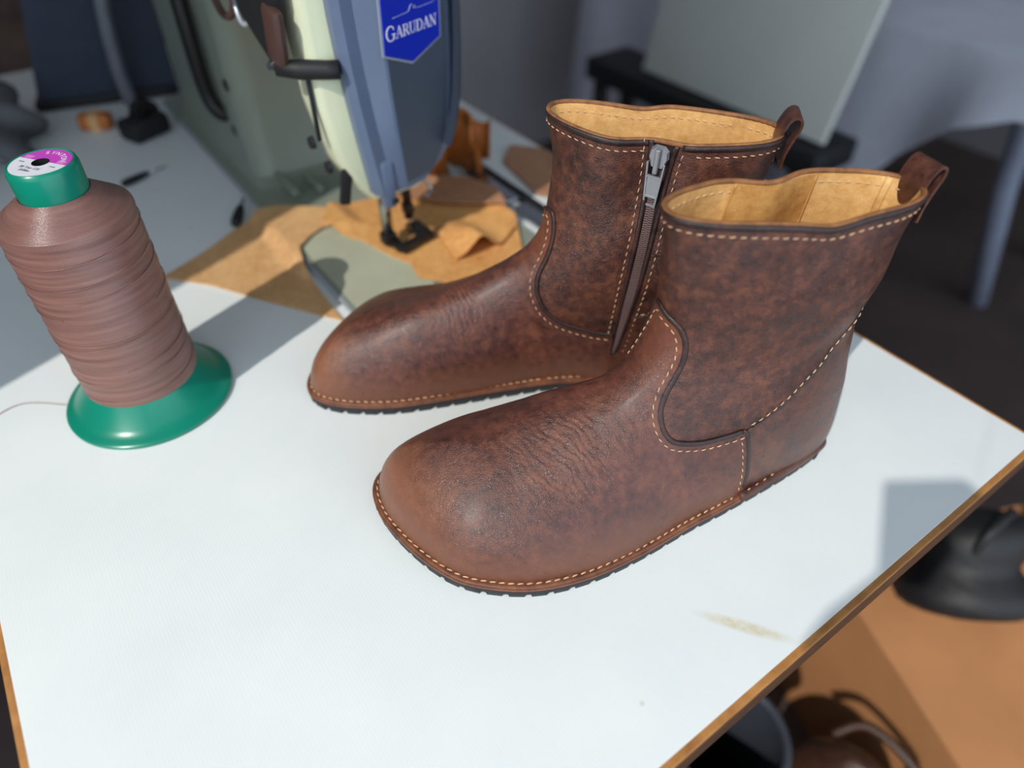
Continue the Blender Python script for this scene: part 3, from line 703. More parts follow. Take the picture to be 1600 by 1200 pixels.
lab.location = (0, 0, .17725); LROT = -YAW + math.radians(-19); lab.rotation_euler = (0, 0, LROT)
v, f = lathe_data([(.0046, .0004), (.0046, -.004), (0, -.004)], 32); hole = from_py('bore', v, f, M['black'], spool); hole.location = (0, 0, .17725)
def text(name, body, size, mat, parent, loc, rot=(0, 0, 0), ext=.00003, align='CENTER', scale=(1, 1, 1)):
    cu = bpy.data.curves.new(name, 'FONT'); cu.body = body; cu.size = size; cu.align_x = align; cu.align_y = 'CENTER'; cu.extrude = ext; cu.resolution_u = 3
    tmp = bpy.data.objects.new(name + '_tmp', cu); COL.objects.link(tmp)
    dg = bpy.context.evaluated_depsgraph_get(); dg.update(); me = bpy.data.meshes.new_from_object(tmp.evaluated_get(dg)); me.materials.clear()
    bpy.data.objects.remove(tmp); o = link(name, me, mat, parent); o.location = loc; o.rotation_euler = rot; o.scale = scale; return o
for i, ch in enumerate('SYNTON'):
    a = math.radians(116 - i * 17.); text('print_letter', ch, .0044, M['white_print'], lab, (.0118 * math.cos(a), .0118 * math.sin(a), .0003), (0, 0, a - math.pi / 2))
text('print_line', '30 Tex 135', .0030, M['dark_print'], lab, (-.0005, -.0072, .0003)); text('print_line', '2500m', .0027, M['dark_print'], lab, (-.0010, -.0104, .0003))
for sx in (-1, 1):
    bm = bmesh.new()
    for k in range(3): add_box(bm, (sx * .0112, .0046 - k * .0011, .00028), (.0058 - k * .0006, .00042, .00006))
    from_bm('print_rule', bm, M['pale_print'], lab)
    bm = bmesh.new(); add_box(bm, (sx * .0106, -.0024, .00028), (.0036, .0006, .00006)); from_bm('print_rule', bm, M['dark_print'], lab)
# loose thread running off the spool over the table
pt = crom([(SPX - .052, SPY + .022, .0004), (-.075, .492, .0004), (-.095, .489, .0004), (-.1125, .478, .0004), (-.119, .470, .0003)], 8)
tag(tube('thread_tail', pt, .00032, M['thread'], None, 6), 'single loose thread lying across the table from the green spool base', 'thread')
# ------------------------------------------------------------------ sewing machine
M['enamel'] = simple('grey_green_enamel', srgb(136, 144, 130), .38, var=.05, scale=12)
M['cream'] = simple('cream_enamel', srgb(214, 218, 186), .4, var=.05, scale=20)
M['bluegrey'] = simple('blue_grey_paint', srgb(98, 112, 137), .34, var=.05, scale=60, bump=.06, bscale=900)
M['bluedark'] = simple('dark_blue_paint', srgb(52, 60, 74), .4, var=.05)
M['chrome'] = simple('chrome', srgb(186, 190, 196), .18, metal=1., var=.05)
M['darksteel'] = simple('dark_steel', srgb(46, 44, 44), .4, metal=.6)
M['brownrust'] = simple('brown_bakelite', srgb(74, 50, 44), .5)
M['badge'] = simple('blue_badge', srgb(8, 40, 176), .3, var=.03)
M['silver'] = simple('silver_trim', srgb(188, 194, 206), .3, metal=.4, var=.03)
BZ = .0075
M['plate'] = simple('sunlit_bed_enamel', srgb(178, 180, 158), .4, var=.05)  # sunlit tone of the bed enamel, put into a paler colour
mach = empty('sewing_machine', (.25, .75, 0)); tag(mach, 'industrial sewing machine with grey-green body, blue-grey face cover and blue badge', 'sewing machine')
def mp_(o):
    o.data.transform(Matrix.Translation((-.25, -.75, 0))); o.parent = mach; return o
# bed with a rounded near corner and a bright bevelled rim
def rrect(x0, x1, y0, y1, r, n=6):
    out = []
    for cx_, cy_, a0 in ((x1 - r, y1 - r, 0), (x0 + r, y1 - r, 90), (x0 + r, y0 + r, 180), (x1 - r, y0 + r, 270)):
        for k in range(n + 1): a = math.radians(a0 + 90 * k / n); out.append((cx_ + r * math.cos(a), cy_ + r * math.sin(a)))
    return out
mp_(prism('bed', rrect(.1605, .352, .4318, .985, .012), .0003, BZ, M['enamel'], bev=.0010))
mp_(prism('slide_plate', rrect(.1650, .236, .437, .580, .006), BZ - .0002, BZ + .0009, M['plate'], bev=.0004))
mp_(prism('slide_plate', rrect(.242, .300, .437, .500, .004), BZ - .0002, BZ + .0009, M['chrome'], bev=.0004))
V, f = tube_data([(x, y, BZ - .0022) for x, y in rrect(.1603, .3522, .4316, .9852, .012)], .0016, 8, True); mp_(from_py('bed_trim', V, f, M['silver'], None, True))
for y0 in (.4205, .51): mp_(box('bed_hinge', (.372, y0 + .045, .0045), (.016, .078, .008), M['chrome'], bev=.0015))
mp_(box('bed_gap_shade', (.3875, .53, .0028), (.013, .20, .005), M['black'], bev=.001))  # solid black strip painted in for the darkness of the gap
# pillar and arm
def loft(name, secs, mat, smooth=40, cap=True):
    n_ = len(secs[0]); V = [p for s_ in secs for p in s_]; F = []
    for k in range(len(secs) - 1):
        for i in range(n_): j = (i + 1) % n_; F.append((k * n_ + i, k * n_ + j, (k + 1) * n_ + j, (k + 1) * n_ + i))
    if cap: F += [tuple(range(n_ - 1, -1, -1)), tuple((len(secs) - 1) * n_ + i for i in range(n_))]
    o = from_py(name, V, F, mat, None, True); bm = bmesh.new(); bm.from_mesh(o.data); bmesh.ops.recalc_face_normals(bm, faces=bm.faces); bm.to_mesh(o.data); bm.free()
    o.data.set_sharp_from_angle(angle=math.radians(smooth)); return o
secs = []
for z, g in ((BZ, .012), (BZ + .006, .004), (.03, 0.), (.12, 0.), (.17, .002), (.20, .014), (.33, .014)):
    secs.append([(x, y, z) for x, y in rrect(.178 - g * .4, .322 + g * .4, .70 - g * 2.2, .955 + g, .022)])
mp_(loft('pillar', secs, M['enamel']))
secs = []
for y, zb in ((.525, .150), (.54, .168), (.56, .178), (.60, .178), (.66, .183), (.72, .180), (.80, .178)):
    secs.append([(.196, y, zb + .012), (.206, y, zb), (.292, y, zb), (.302, y, zb + .012), (.302, y, .318), (.29, y, .33), (.208, y, .33), (.196, y, .318)])
mp_(loft('arm', secs, M['enamel']))
# head casting, cream where it is bare
secs = []
for z, x0, x1, y0, y1 in ((.066, .214, .262, .496, .520), (.078, .204, .278, .495, .524), (.105, .190, .294, .494, .528), (.15, .182, .300, .494, .530), (.20, .180, .302, .494, .532), (.32, .180, .302, .494, .532)):
    secs.append([(x, y, z) for x, y in rrect(x0, x1, y0, y1, .008, 3)])
mp_(loft('head_casting', secs, M['cream']))
# face cover: facetted shield that narrows downwards
def fy(x, z): return .4700 + .300 * (x - .2275) - .060 * (z - .2)          # the main face leans
def cover_sec(z):
    t = min(max((.225 - z) / .15, 0), 1); k = t ** 1.6
    xl = .1985 + .014 * k; x1 = xl + .0055; x2 = .2145 + .013 * k + .002 * k * k; x3 = .2262 + .0125 * k; x4 = .2905 - .010 * t ** 3 - .020 * max(0, (t - .78) / .22) ** 2; x5 = .2975 - .010 * t ** 3 - .020 * max(0, (t - .78) / .22) ** 2
    d = .012 * k
    return [(xl, .499, z), (xl + .0005, .4860, z), (x1, .4800, z), (x2, .4835, z), (x2 + .0008, .4828, z), (x3, fy(x3, z) + .001, z), (x3 + .0025, fy(x3 + .0025, z), z), (x4, fy(x4, z), z), (x5, .4940, z), (x5, .499, z)]
mp_(loft('face_cover', [cover_sec(z) for z in (.0755, .080, .086, .095, .11, .13, .15, .17, .19, .21, .23, .26, .33)], M['bluegrey'], 22))
M['faceshade'] = simple('shaded_face_tone', srgb(70, 79, 92), .36, var=.05, bump=.06, bscale=900)  # darker copy of the cover paint, added to deepen the main face's shade
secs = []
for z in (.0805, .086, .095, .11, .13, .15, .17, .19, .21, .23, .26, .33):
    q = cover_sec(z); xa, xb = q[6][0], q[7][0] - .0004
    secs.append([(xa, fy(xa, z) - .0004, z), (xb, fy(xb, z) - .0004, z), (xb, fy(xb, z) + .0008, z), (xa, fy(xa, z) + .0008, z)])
mp_(loft('face_shade_plate', secs, M['faceshade'], 30))
secs = [[(x5 - .001, .480, z), (x5 + .0045, .486, z), (x5 + .0045, .56, z), (x5 - .001, .56, z)] for z, x5 in ((.100, .283), (.115, .289), (.14, .294), (.18, .2965), (.33, .2975))]
mp_(loft('rear_cover', secs, M['bluedark']))
# take-up guard at the tip of the cover
mp_(box('needle_guard', (.2235, .4850, .083), (.011, .010, .040), M['bluegrey'], bev=.002))
# badge
def badge_poly(g): return [(.2275 - g, .285), (.2275 - g, .1850 - g * .6), (.2530, .1742 - g * 1.1), (.2815 + g, .1850 - g * .6), (.2815 + g, .285)]
def shield(name, g, y0, y1, mat):
    p = badge_poly(g); n_ = len(p); V = [(x, y1, z) for x, z in p] + [(x, y0, z) for x, z in p]
    F = [tuple(range(n_)), tuple(range(2 * n_ - 1, n_ - 1, -1))] + [(i, n_ + i, n_ + (i + 1) % n_, (i + 1) % n_) for i in range(n_)]
    o = from_py(name, V, F, mat); bm = bmesh.new(); bm.from_mesh(o.data); bmesh.ops.recalc_face_normals(bm, faces=bm.faces); bm.to_mesh(o.data); bm.free(); return mp_(o)
bd = shield('badge', .0, .4715, .4745, M['badge']); shield('badge_frame', .0017, .4725, .4748, M['silver'])
# serif letters cut as small strokes
def glyphs():
    S = lambda *a: ('s',) + a
    def arc(cx_, cy_, rx, ry, a0, a1, w0, w1, n=12):
        out = []
        for i in range(n):
            t0, t1 = i / n, (i + 1) / n; A0 = math.radians(a0 + (a1 - a0) * t0); A1 = math.radians(a0 + (a1 - a0) * t1)
            w = w1 + (w0 - w1) * abs(math.cos((A0 + A1) / 2)); out.append((cx_ + rx * math.cos(A0), cy_ + ry * math.sin(A0), cx_ + rx * math.cos(A1), cy_ + ry * math.sin(A1), w))
        return out
    T, t = .15, .06
    sf = lambda x, y, w=.17: (x - w, y, x + w, y, t)
    G = {}
    G['G'] = (.92, arc(.45, .5, .37, .47, 42, 318, T, t, 20) + [(.74, .42, .74, .10, T), sf(.72, .43, .16), (.71, .88, .75, .70, t)])
    G['A'] = (.86, [(.43, .98, .12, .03, t), (.43, 1.0, .74, .03, T), (.25, .36, .60, .36, t), sf(.12, .03, .13), sf(.74, .03, .16)])
    G['R'] = (.82, [(.18, .03, .18, .97, T), sf(.18, .03), (.02, .97, .38, .97, t), (.18, .49, .38, .49, t), (.42, .48, .74, .03, T), sf(.78, .03, .08)] + arc(.38, .73, .24, .24, 90, -90, T, t, 10))
    G['U'] = (.88, [(.17, .97, .17, .34, T), (.70, .97, .70, .34, t), sf(.17, .97), sf(.70, .97, .14)] + arc(.435, .34, .265, .31, 180, 360, T * .7, t, 12))
    G['D'] = (.90, [(.18, .03, .18, .97, T), (.02, .97, .40, .97, t), (.02, .03, .40, .03, t)] + arc(.38, .5, .40, .47, 90, -90, T, t, 16))
    G['N'] = (.92, [(.16, .03, .16, .97, t), (.14, .97, .74, .03, T), (.74, .03, .74, .97, t), sf(.14, .97, .12), sf(.74, .97, .14), sf(.16, .03, .14)])
    return G
GL = glyphs(); xc = 0.; H0 = .0089
total = sum(GL[c][0] * (1.32 if i == 0 else 1.) for i, c in enumerate('GARUDAN'))
for i, ch in enumerate('GARUDAN'):
    adv, st = GL[ch]; k = 1.32 if i == 0 else 1.
    V = []; F = []
    for x0, y0, x1, y1, w in st:
        dx, dy = x1 - x0, y1 - y0; l_ = math.hypot(dx, dy) + 1e-9; nx, ny = -dy / l_ * w / 2, dx / l_ * w / 2; ex, ey = dx / l_ * .02, dy / l_ * .02; b0 = len(V)
        for yy in (.4713, .4716):
            for a, b_ in ((x0 - ex + nx, y0 - ey + ny), (x1 + ex + nx, y1 + ey + ny), (x1 + ex - nx, y1 + ey - ny), (x0 - ex - nx, y0 - ey - ny)):
                V.append((.2292 + (xc + a * k) * (.0492 / total), yy, .1937 + (b_ * k - (.08 if i == 0 else 0)) * H0 * .86))
        F += [tuple(b0 + q for q in fc) for fc in ((0, 1, 2, 3), (7, 6, 5, 4), (0, 4, 5, 1), (1, 5, 6, 2), (2, 6, 7, 3), (3, 7, 4, 0))]
    xc += adv * k; o = from_py('badge_letter', V, F, M['white_print']); mp_(o); o.parent = bd; o.matrix_parent_inverse = Matrix()
wl = [(.2365, .4714, .2075), (.2480, .4714, .2082), (.2515, .4714, .2088), (.2535, .4714, .2118), (.2555, .4714, .2122), (.2565, .4714, .2095), (.2580, .4714, .2112), (.2590, .4714, .2092), (.2770, .4714, .2096)]
o = mp_(tube('badge_line', crom(wl, 5), .00022, M['silver'], None, 5)); o.parent = bd
o = mp_(text('registered_mark', '®', .004, M['white_print'], None, (0, 0, 0))); o.data.transform(Matrix.Translation((.2782 - .0, .4713 - .0, .214)) @ Matrix.Translation((0, 0, 0)) if False else Matrix()); o.parent = bd; o.location = (.2785 - .25, .4713 - .75, .2135); o.rotation_euler = (math.pi / 2, 0, 0); o.data.transform(Matrix.Translation((.25, .75, 0)))
for o in [bd] + list(bd.children) + [q for q in mach.children if q.name.startswith('badge_frame')]:
    if o.name.startswith('registered'): o.location.y = fy(.2785, .2135) - .0009 - .75; continue
    for v_ in o.data.vertices: v_.co.y += fy(v_.co.x + .25, v_.co.z) - .4745 + .0002
# needle, presser bar and foot
def rod(name, pts, r_, mat, n=10): return mp_(tube(name, pts, r_, mat, None, n))
rod('presser_bar', [(.2290, .508, .10), (.2290, .508, .020)], .0052, M['chrome'])
rod('needle_bar', [(.2530, .512, .10), (.2530, .512, .030)], .0040, M['darksteel']); rod('needle', [(.2530, .512, .032), (.2530, .512, .024), (.2530, .512, .0124)], [.0012, .0010, .0003], M['chrome'])
mp_(box('needle_clamp', (.2530, .512, .040), (.009, .009, .010), M['darksteel'], bev=.0015))
rod('lifting_spring', [(.2560 + .004 * math.cos(t), .522 + .004 * math.sin(t), .045 + t * .0012) for t in np.linspace(0, 34, 140)], .0009, M['chrome'], 6)
bm = bmesh.new(); add_box(bm, (.2290, .508, .0200), (.013, .012, .011), bev=.002); add_box(bm, (.2330, .504, .0150), (.009, .026, .005), bev=.0012); add_box(bm, (.2610, .508, .0155), (.014, .032, .0055), bev=.0016); add_box(bm, (.2470, .4930, .0165), (.036, .009, .007), rot=(0, 0, .25), bev=.0025)
mp_(from_bm('presser_foot', bm, M['darksteel'], autos=35))
rod('thread_guide', crom([(.262, .515, .070), (.272, .512, .060), (.276, .508, .052), (.268, .504, .050)], 6), .0016, M['chrome'], 6)
mp_(box('guard_screw', (.2270, .4792, .0690), (.006, .0025, .004), M['black'], bev=.0008))
# tension unit, levers and thread guides on the head's side
for k, (y, z, r_) in enumerate(((.552, .236, .026), (.585, .214, .018))):
    mp_(lathe('tension_disc', [(0, .018), (r_ * .4, .018), (r_ * .45, .010), (r_, .008), (r_, .004), (r_ * .6, 0), (0, 0)], M['darksteel'], None, 28, loc=(.178, y, z), rot=(0, math.radians(-90), 0)))
mp_(box('tension_bracket', (.170, .536, .214), (.012, .062, .060), M['black'], bev=.005, rot=(math.radians(25), 0, 0)))
mp_(box('presser_lever', (.1660, .506, .200), (.010, .022, .040), M['brownrust'], bev=.005, rot=(math.radians(12), 0, 0)))
rod('lever_pin', [(.162, .507, .179), (.176, .498, .178), (.192, .489, .177), (.199, .485, .177)], [.005, .0068, .0064, .0064], M['black'])
mp_(lathe('lever_screw', [(0, .003), (.003, .0025), (.0036, 0)], M['chrome'], None, 12, loc=(.1600, .508, .181), rot=(0, math.radians(-90), math.radians(30))))
rod('tension_spring', crom([(.172, .640, .245), (.166, .634, .205), (.166, .620, .188), (.170, .608, .190), (.172, .600, .206)], 6), .0030, M['brownrust'])
rod('guide_wire', crom([(.176, .600, .230), (.168, .588, .200), (.168, .575, .190), (.176, .566, .205)], 6), .0018, M['silver'])
rod('oil_hose', crom([(.170, .770, .26), (.168, .764, .20), (.166, .758, .14), (.167, .758, .085), (.172, .752, .066), (.179, .750, .062)], 6), .0078, M['darksteel'])
for y, z in ((.515, .118), (.505, .100)): mp_(lathe('set_screw', [(0, .004), (.0045, .0035), (.005, 0)], M['black'], None, 14, loc=(.181 if z > .11 else .187, y, z), rot=(0, math.radians(-90), 0)))
mp_(box('side_slot', (.1800, .4985, .150), (.003, .003, .050), M['black'], bev=.0006))
mp_(box('lower_bracket', (.196, .500, .088), (.008, .006, .040), M['black'], bev=.001, rot=(0, math.radians(14), 0)))
for y, z in ((.735, .05), (.72, .10)): mp_(lathe('plug', [(0, .0015), (.005, .001), (.006, 0)], M['darksteel'], None, 14, loc=(.178, y, z), rot=(0, math.radians(-90), 0)))
mp_(box('feed_lever', (.198, .668, .0125), (.008, .05, .009), M['enamel'], bev=.002)); mp_(box('feed_lever', (.222, .658, .0125), (.007, .04, .009), M['enamel'], bev=.002))
# ------------------------------------------------------------------ leather offcuts and things on the table
M['tan'] = leather_mat('natural_leather', srgb(196, 148, 98), srgb(214, 166, 112), srgb(228, 184, 132), grain=1500., gstr=.15, rough=.6)
M['tan2'] = leather_mat('orange_leather', srgb(196, 136, 78), srgb(218, 158, 92), srgb(232, 178, 110), grain=1500., gstr=.15, rough=.6)
M['rust'] = leather_mat('rust_leather', srgb(140, 74, 24), srgb(176, 98, 34), srgb(204, 124, 52), grain=1500., gstr=.15, rough=.55)
M['mocha'] = leather_mat('pale_brown_leather', srgb(150, 104, 74), srgb(172, 124, 90), srgb(190, 142, 106), grain=1500., gstr=.15, rough=.6)
def sheet(name, poly, zf, th, mat, label, cat='leather piece', group=None, res=.004):
    """a cut sheet: outline resampled, filled on a grid, draped by zf(x, y) and given thickness"""
    P_ = resample(np.array(poly, float), res, True); x0, y0 = P_.min(0); x1, y1 = P_.max(0)
    bm = bmesh.new(); vs_ = [bm.verts.new((x, y, 0)) for x, y in P_]; es = [bm.edges.new((vs_[i], vs_[(i + 1) % len(vs_)])) for i in range(len(vs_))]
    bmesh.ops.triangle_fill(bm, edges=es, use_beauty=True)
    for _ in range(2):
        lg = [e for e in bm.edges if e.calc_length() > res * 2.2]
        if not lg: break
        bmesh.ops.subdivide_edges(bm, edges=lg, cuts=2); bmesh.ops.triangulate(bm, faces=bm.faces)
    bmesh.ops.beautify_fill(bm, faces=bm.faces, edges=[e for e in bm.edges if not e.is_boundary])
    r_ = bmesh.ops.extrude_face_region(bm, geom=list(bm.faces)); tops = {g for g in r_['geom'] if isinstance(g, bmesh.types.BMVert)}
    for v_ in bm.verts: v_.co.z = zf(v_.co.x, v_.co.y) + (th if v_ in tops else 0)
    bmesh.ops.recalc_face_normals(bm, faces=bm.faces)
    o = from_bm(name, bm, mat, autos=50); return tag(o, label, cat, group)
ss = lambda a, b_, x: float(sst(a, b_, np.float64(x)))
def over_bed(x, y): return .0006 + ss(.150, .166, x) * (.0090) + .0008 * math.sin(x * 60) * math.sin(y * 50 + 1) + .0008
sheet('leather_offcut', [(.050, .592), (.100, .615), (.142, .640), (.160, .640), (.176, .634), (.215, .600), (.205, .572), (.1935, .573), (.178, .566), (.1620, .553), (.1555, .530), (.1535, .500), (.1515, .445), (.140, .462), (.115, .500), (.078, .560)],
      lambda x, y: .0004 + ss(.143, .156, x) * ss(.512, .534, y) * .0100 + .0004 * (1 + math.sin(x * 70 + y * 40)), .0014, M['tan'], 'pale tan leather offcut lying half on the table beside the spool', group='leather offcuts under the machine')
def big(x, y):
    return BZ + .0012 + .0006 * (1 + math.sin(x * 55 + 1) * math.sin(y * 60)) + .004 * ss(.33, .36, x) + .0052 * ss(.232, .216, x) * ss(.550, .566, y)
sheet('leather_offcut', [(.196, .578), (.214, .604), (.240, .600), (.290, .590), (.332, .556), (.352, .520), (.352, .486), (.318, .425), (.292, .405), (.262, .412), (.240, .432), (.226, .452), (.231, .474), (.222, .500), (.214, .532), (.204, .552)],
      big, .0016, M['tan2'], 'wavy orange-tan leather offcut on the machine bed under the presser foot', group='leather offcuts under the machine')
sheet('leather_offcut', [(.268, .590), (.310, .604), (.350, .566), (.362, .530), (.352, .500), (.316, .530)], lambda x, y: BZ + .0072 + .0014 * math.sin(x * 80) + .004 * ss(.33, .37, x), .0015, M['mocha'], 'pale brown leather scrap lying behind the presser foot', group='leather offcuts under the machine')
sheet('leather_offcut', [(.404, .520), (.418, .600), (.448, .628), (.470, .600), (.468, .490), (.430, .470)], lambda x, y: .0006 + .0008 * (1 + math.sin(x * 60 + y * 30)), .0016, M['mocha'], 'pale brown leather scrap flat on the table behind the boot with the zip', group='leather offcuts under the machine')
sheet('leather_offcut', [(.264, .452), (.285, .446), (.312, .450), (.336, .464), (.336, .484), (.318, .506), (.292, .512), (.272, .494)],
      lambda x, y: BZ + .0050 + .018 * math.exp(-((x - .288) / .013) ** 2) * ss(.520, .455, y) + .003 * ss(.31, .35, x), .0016, M['tan2'], 'small orange-tan leather scrap arched up over a dark gap beside the presser foot', group='leather offcuts under the machine')
# crumpled rust strip standing behind the head
V = []; n_ = 40
path = crom([(.322, .596, 0), (.342, .590, 0), (.352, .612, 0), (.366, .604, 0), (.368, .582, 0), (.384, .588, 0), (.388, .612, 0), (.402, .602, 0)], 6)[:, :2]
V, F = [], []
for i, (x, y) in enumerate(path):
    t = i / (len(path) - 1); h = .034 + .024 * math.sin(t * 9 + 1) ** 2
    d = path[min(i + 1, len(path) - 1)] - path[max(i - 1, 0)]; d = d / np.linalg.norm(d); nn = np.array([-d[1], d[0]])
    for w, z in ((-.0008, .0148), (-.0008 + .012, .0148 + h), (.0008 + .012, .0148 + h), (.0008, .0148)): V.append((x + nn[0] * w, y + nn[1] * w, z - .0056 * ss(.352, .362, x)))
for i in range(len(path) - 1):
    for q in range(4): F.append((i * 4 + q, i * 4 + (q + 1) % 4, (i + 1) * 4 + (q + 1) % 4, (i + 1) * 4 + q))
F += [(3, 2, 1, 0), tuple((len(path) - 1) * 4 + q for q in range(4))]
tag(from_py('leather_strip', V, F, M['rust'], None, True), 'curled rust-orange leather strip standing behind the machine head', 'leather strip')
# small tools on the far part of the table
def tool(name, label, cat, c, ang, ln, r_, mat, tip=None):
    t_ = empty(name, (c[0], c[1], 0), ang); tag(t_, label, cat)
    lathe('handle', [(0, -ln / 2), (r_ * .8, -ln / 2 + .002), (r_, -ln / 4), (r_ * .85, ln / 4), (r_ * .6, ln / 2), (0, ln / 2)], mat, t_, 16, loc=(0, 0, r_), rot=(0, math.radians(90), 0))
    tube('blade', [(ln / 2 - .002, 0, r_), (ln / 2 + ln * .5, 0, r_ * .8), (ln / 2 + ln * .7, 0, r_ * .7)], [r_ * .35, r_ * .3, r_ * .08], M['chrome'], t_, 8)
    return t_
tool('awl', 'small black-handled awl lying on the table beside the machine bed', 'awl', (.139, .650), math.radians(62), .034, .0052, M['black'])
tool('seam_ripper', 'short black seam ripper lying on the table behind the spool', 'seam ripper', (.078, .790), math.radians(20), .032, .0040, M['black'])
scr = box('tape_dispenser', (0, 0, .012), (.050, .034, .024), M['black'], bev=.006); scr.location = (.120, .902, 0); scr.rotation_euler = (0, 0, .4); tag(scr, 'black rounded tape dispenser body on the table before the dark blue panel', 'tape dispenser')
lathe('tape_roll', [(.006, -.006), (.016, -.006), (.016, .006), (.006, .006), (.006, -.006)], M['darksteel'], scr, 24, loc=(.006, 0, .024), rot=(math.radians(90), 0, 0))
o = box('wax_block', (0, 0, .009), (.036, .020, .018), M['rust'], bev=.004); o.location = (.078, .957, 0); o.rotation_euler = (0, 0, -.5); tag(o, 'small amber wax block on the far end of the table', 'wax block')
box('wax_band', (0, 0, .009), (.012, .0206, .0186), M['tan'], o, bev=.001)
# ------------------------------------------------------------------ far end of the table
M['navy'] = simple('navy_board', srgb(36, 44, 62), .7, var=.1); M['hose'] = simple('grey_hose', srgb(104, 106, 116), .5)
o = from_py('panel_board', [(.030, 1.050, 0), (.190, 1.010, 0), (.200, 1.045, .30), (.105, 1.072, .30), (.033, 1.062, 0), (.193, 1.022, 0), (.203, 1.057, .30), (.108, 1.084, .30)],
            [(0, 1, 2, 3), (7, 6, 5, 4), (0, 4, 5, 1), (1, 5, 6, 2), (2, 6, 7, 3), (3, 7, 4, 0)], M['navy']); panel = empty('machine_control_box', (0, 0, 0))
tag(panel, 'tall dark blue tapered control box standing behind the sewing machine', 'control box'); o.parent = panel; o.name = 'front_cover'
box('base_foot', (.1125, 1.05, .006), (.165, .05, .012), M['black'], panel, rot=(0, 0, math.radians(-14.5)), bev=.003)
tag(tube('grey_hose', crom([(.128, 1.000, .006), (.127, .999, .05), (.134, 1.000, .11), (.150, 1.006, .18), (.156, 1.01, .24), (.152, 1.02, .31)], 8), .0085, M['hose'], None, 10), 'pale grey hose running up in front of the dark blue control box', 'hose')
M['greycloth'] = simple('grey_rag', srgb(92, 94, 98), .9, var=.15, scale=25)
def lump(name, c, s, mat, label, cat, seed, amp=.18, parent=None, n=(28, 18)):
    g = np.random.default_rng(seed); k = g.uniform(2, 5, (5, 3)); p_ = g.uniform(0, 6, (5,)); V = []; F = []
    for j in range(n[1] + 1):
        th = math.pi * j / n[1]
        for i in range(n[0]):
            a = 2 * math.pi * i / n[0]; d = np.array([math.sin(th) * math.cos(a), math.sin(th) * math.sin(a), math.cos(th)])
            q = 1 + amp * sum(math.sin(k[m_] @ d + p_[m_]) for m_ in range(5)) / 2.5
            w = d * q * np.array(s); w[2] = max(w[2], -s[2] * .55); V.append((w[0], w[1], w[2] + s[2] * .55))
    for j in range(n[1]):
        for i in range(n[0]): F.append((j * n[0] + i, (j + 1) * n[0] + i, (j + 1) * n[0] + (i + 1) % n[0], j * n[0] + (i + 1) % n[0]))
    o = from_py(name, V, F, mat, parent, True); o.location = c
    if label: tag(o, label, cat)
    return o
lump('crumpled_rag', (-.035, .985, 0), (.060, .075, .040), M['greycloth'], 'crumpled grey rag on the far corner of the table behind the spool', 'rag', 5, .3)
M['darkwood'] = wood_mat('dark_wood', srgb(52, 36, 28), srgb(82, 58, 44), scale=(6, 60, 6))
cab = empty('wooden_cabinet', (-.15, 1.43, FZ)); tag(cab, 'dark brown wooden cabinet standing far behind the spool', 'cabinet')
box('body', (0, .25, .55), (1.0, .45, 1.10), M['darkwood'], cab, bev=.006)
for sx in (-.25, .25):
    d_ = box('door', (sx, .015, .56), (.48, .02, 1.02), M['darkwood'], cab, bev=.004); box('handle', (sx * .2, -.004, .62), (.015, .02, .12), M['grey_metal'], d_, bev=.004)
# ------------------------------------------------------------------ table under a grey cloth
M['cloth'] = simple('grey_blue_cloth', srgb(198, 200, 212), .9, var=.06, scale=14, bump=.4, bscale=500)
M['board'] = simple('pale_grey_board', srgb(208, 211, 203), .6, var=.03, scale=8)
t2 = empty('side_table', (1.85, .85, FZ)); tag(t2, 'folding table with pale metal legs beneath the grey-blue cloth', 'table')
M['paleleg'] = simple('pale_leg', srgb(150, 158, 178), .5)
TT = .695
box('table_top', (0, 0, TT - .015), (.86, 1.60, .03), M['darkwood'], t2, bev=.003)
for sx, sy in ((-.20, -.30), (.34, -.30), (-.36, .70), (.34, .70)):
    tube('leg', [(sx, sy, TT - .03), (sx * .6, sy - .02, .35), (sx * .04 + .01 if sx < 0 and sy < 0 else sx, sy - .05, 0.0)], .024, M['paleleg'], t2, 12)
box('apron', (-.40, 0, TT - .06), (.02, 1.2, .06), M['darkwood'], t2)
# cloth: top and a folded skirt with an uneven hem
YA, YB = 1.62, .00; nU, nV = 120, 18; V = []; F = []
for i in range(nU + 1):
    u = i / nU; y = YA + (YB - YA) * u
    hem = np.interp(y, [.0, .35, .45, .54, .63, .69, .79, .95, 1.3, 1.7], [.085, .08, .078, .118, .215, .315, .41, .46, .45, .43])
    for j in range(nV + 1):
        v_ = j / nV; d = hem * v_
        fold = .022 * v_ * math.sin(y * 17 + .6 * math.sin(y * 9)) + .008 * v_ * math.sin(y * 37 + 1)
        V.append((1.412 - .05 * v_ - fold, y, FZ + TT + .003 - d))
for i in range(nU):
    for j in range(nV): F.append((i * (nV + 1) + j, i * (nV + 1) + j + 1, (i + 1) * (nV + 1) + j + 1, (i + 1) * (nV + 1) + j))
b0 = len(V)
for i in range(nU + 1): V.append((2.30, YA + (YB - YA) * i / nU, FZ + TT + .003))
for i in range(nU): F.append((i * (nV + 1), (i + 1) * (nV + 1), b0 + i + 1, b0 + i))
cl = from_py('tablecloth', V, F, M['cloth'], None, True); tag(cl, 'grey-blue cloth draped in folds over the side table', 'tablecloth')
sm_ = cl.modifiers.new('thick', 'SOLIDIFY'); sm_.thickness = .003; sm_.offset = -1
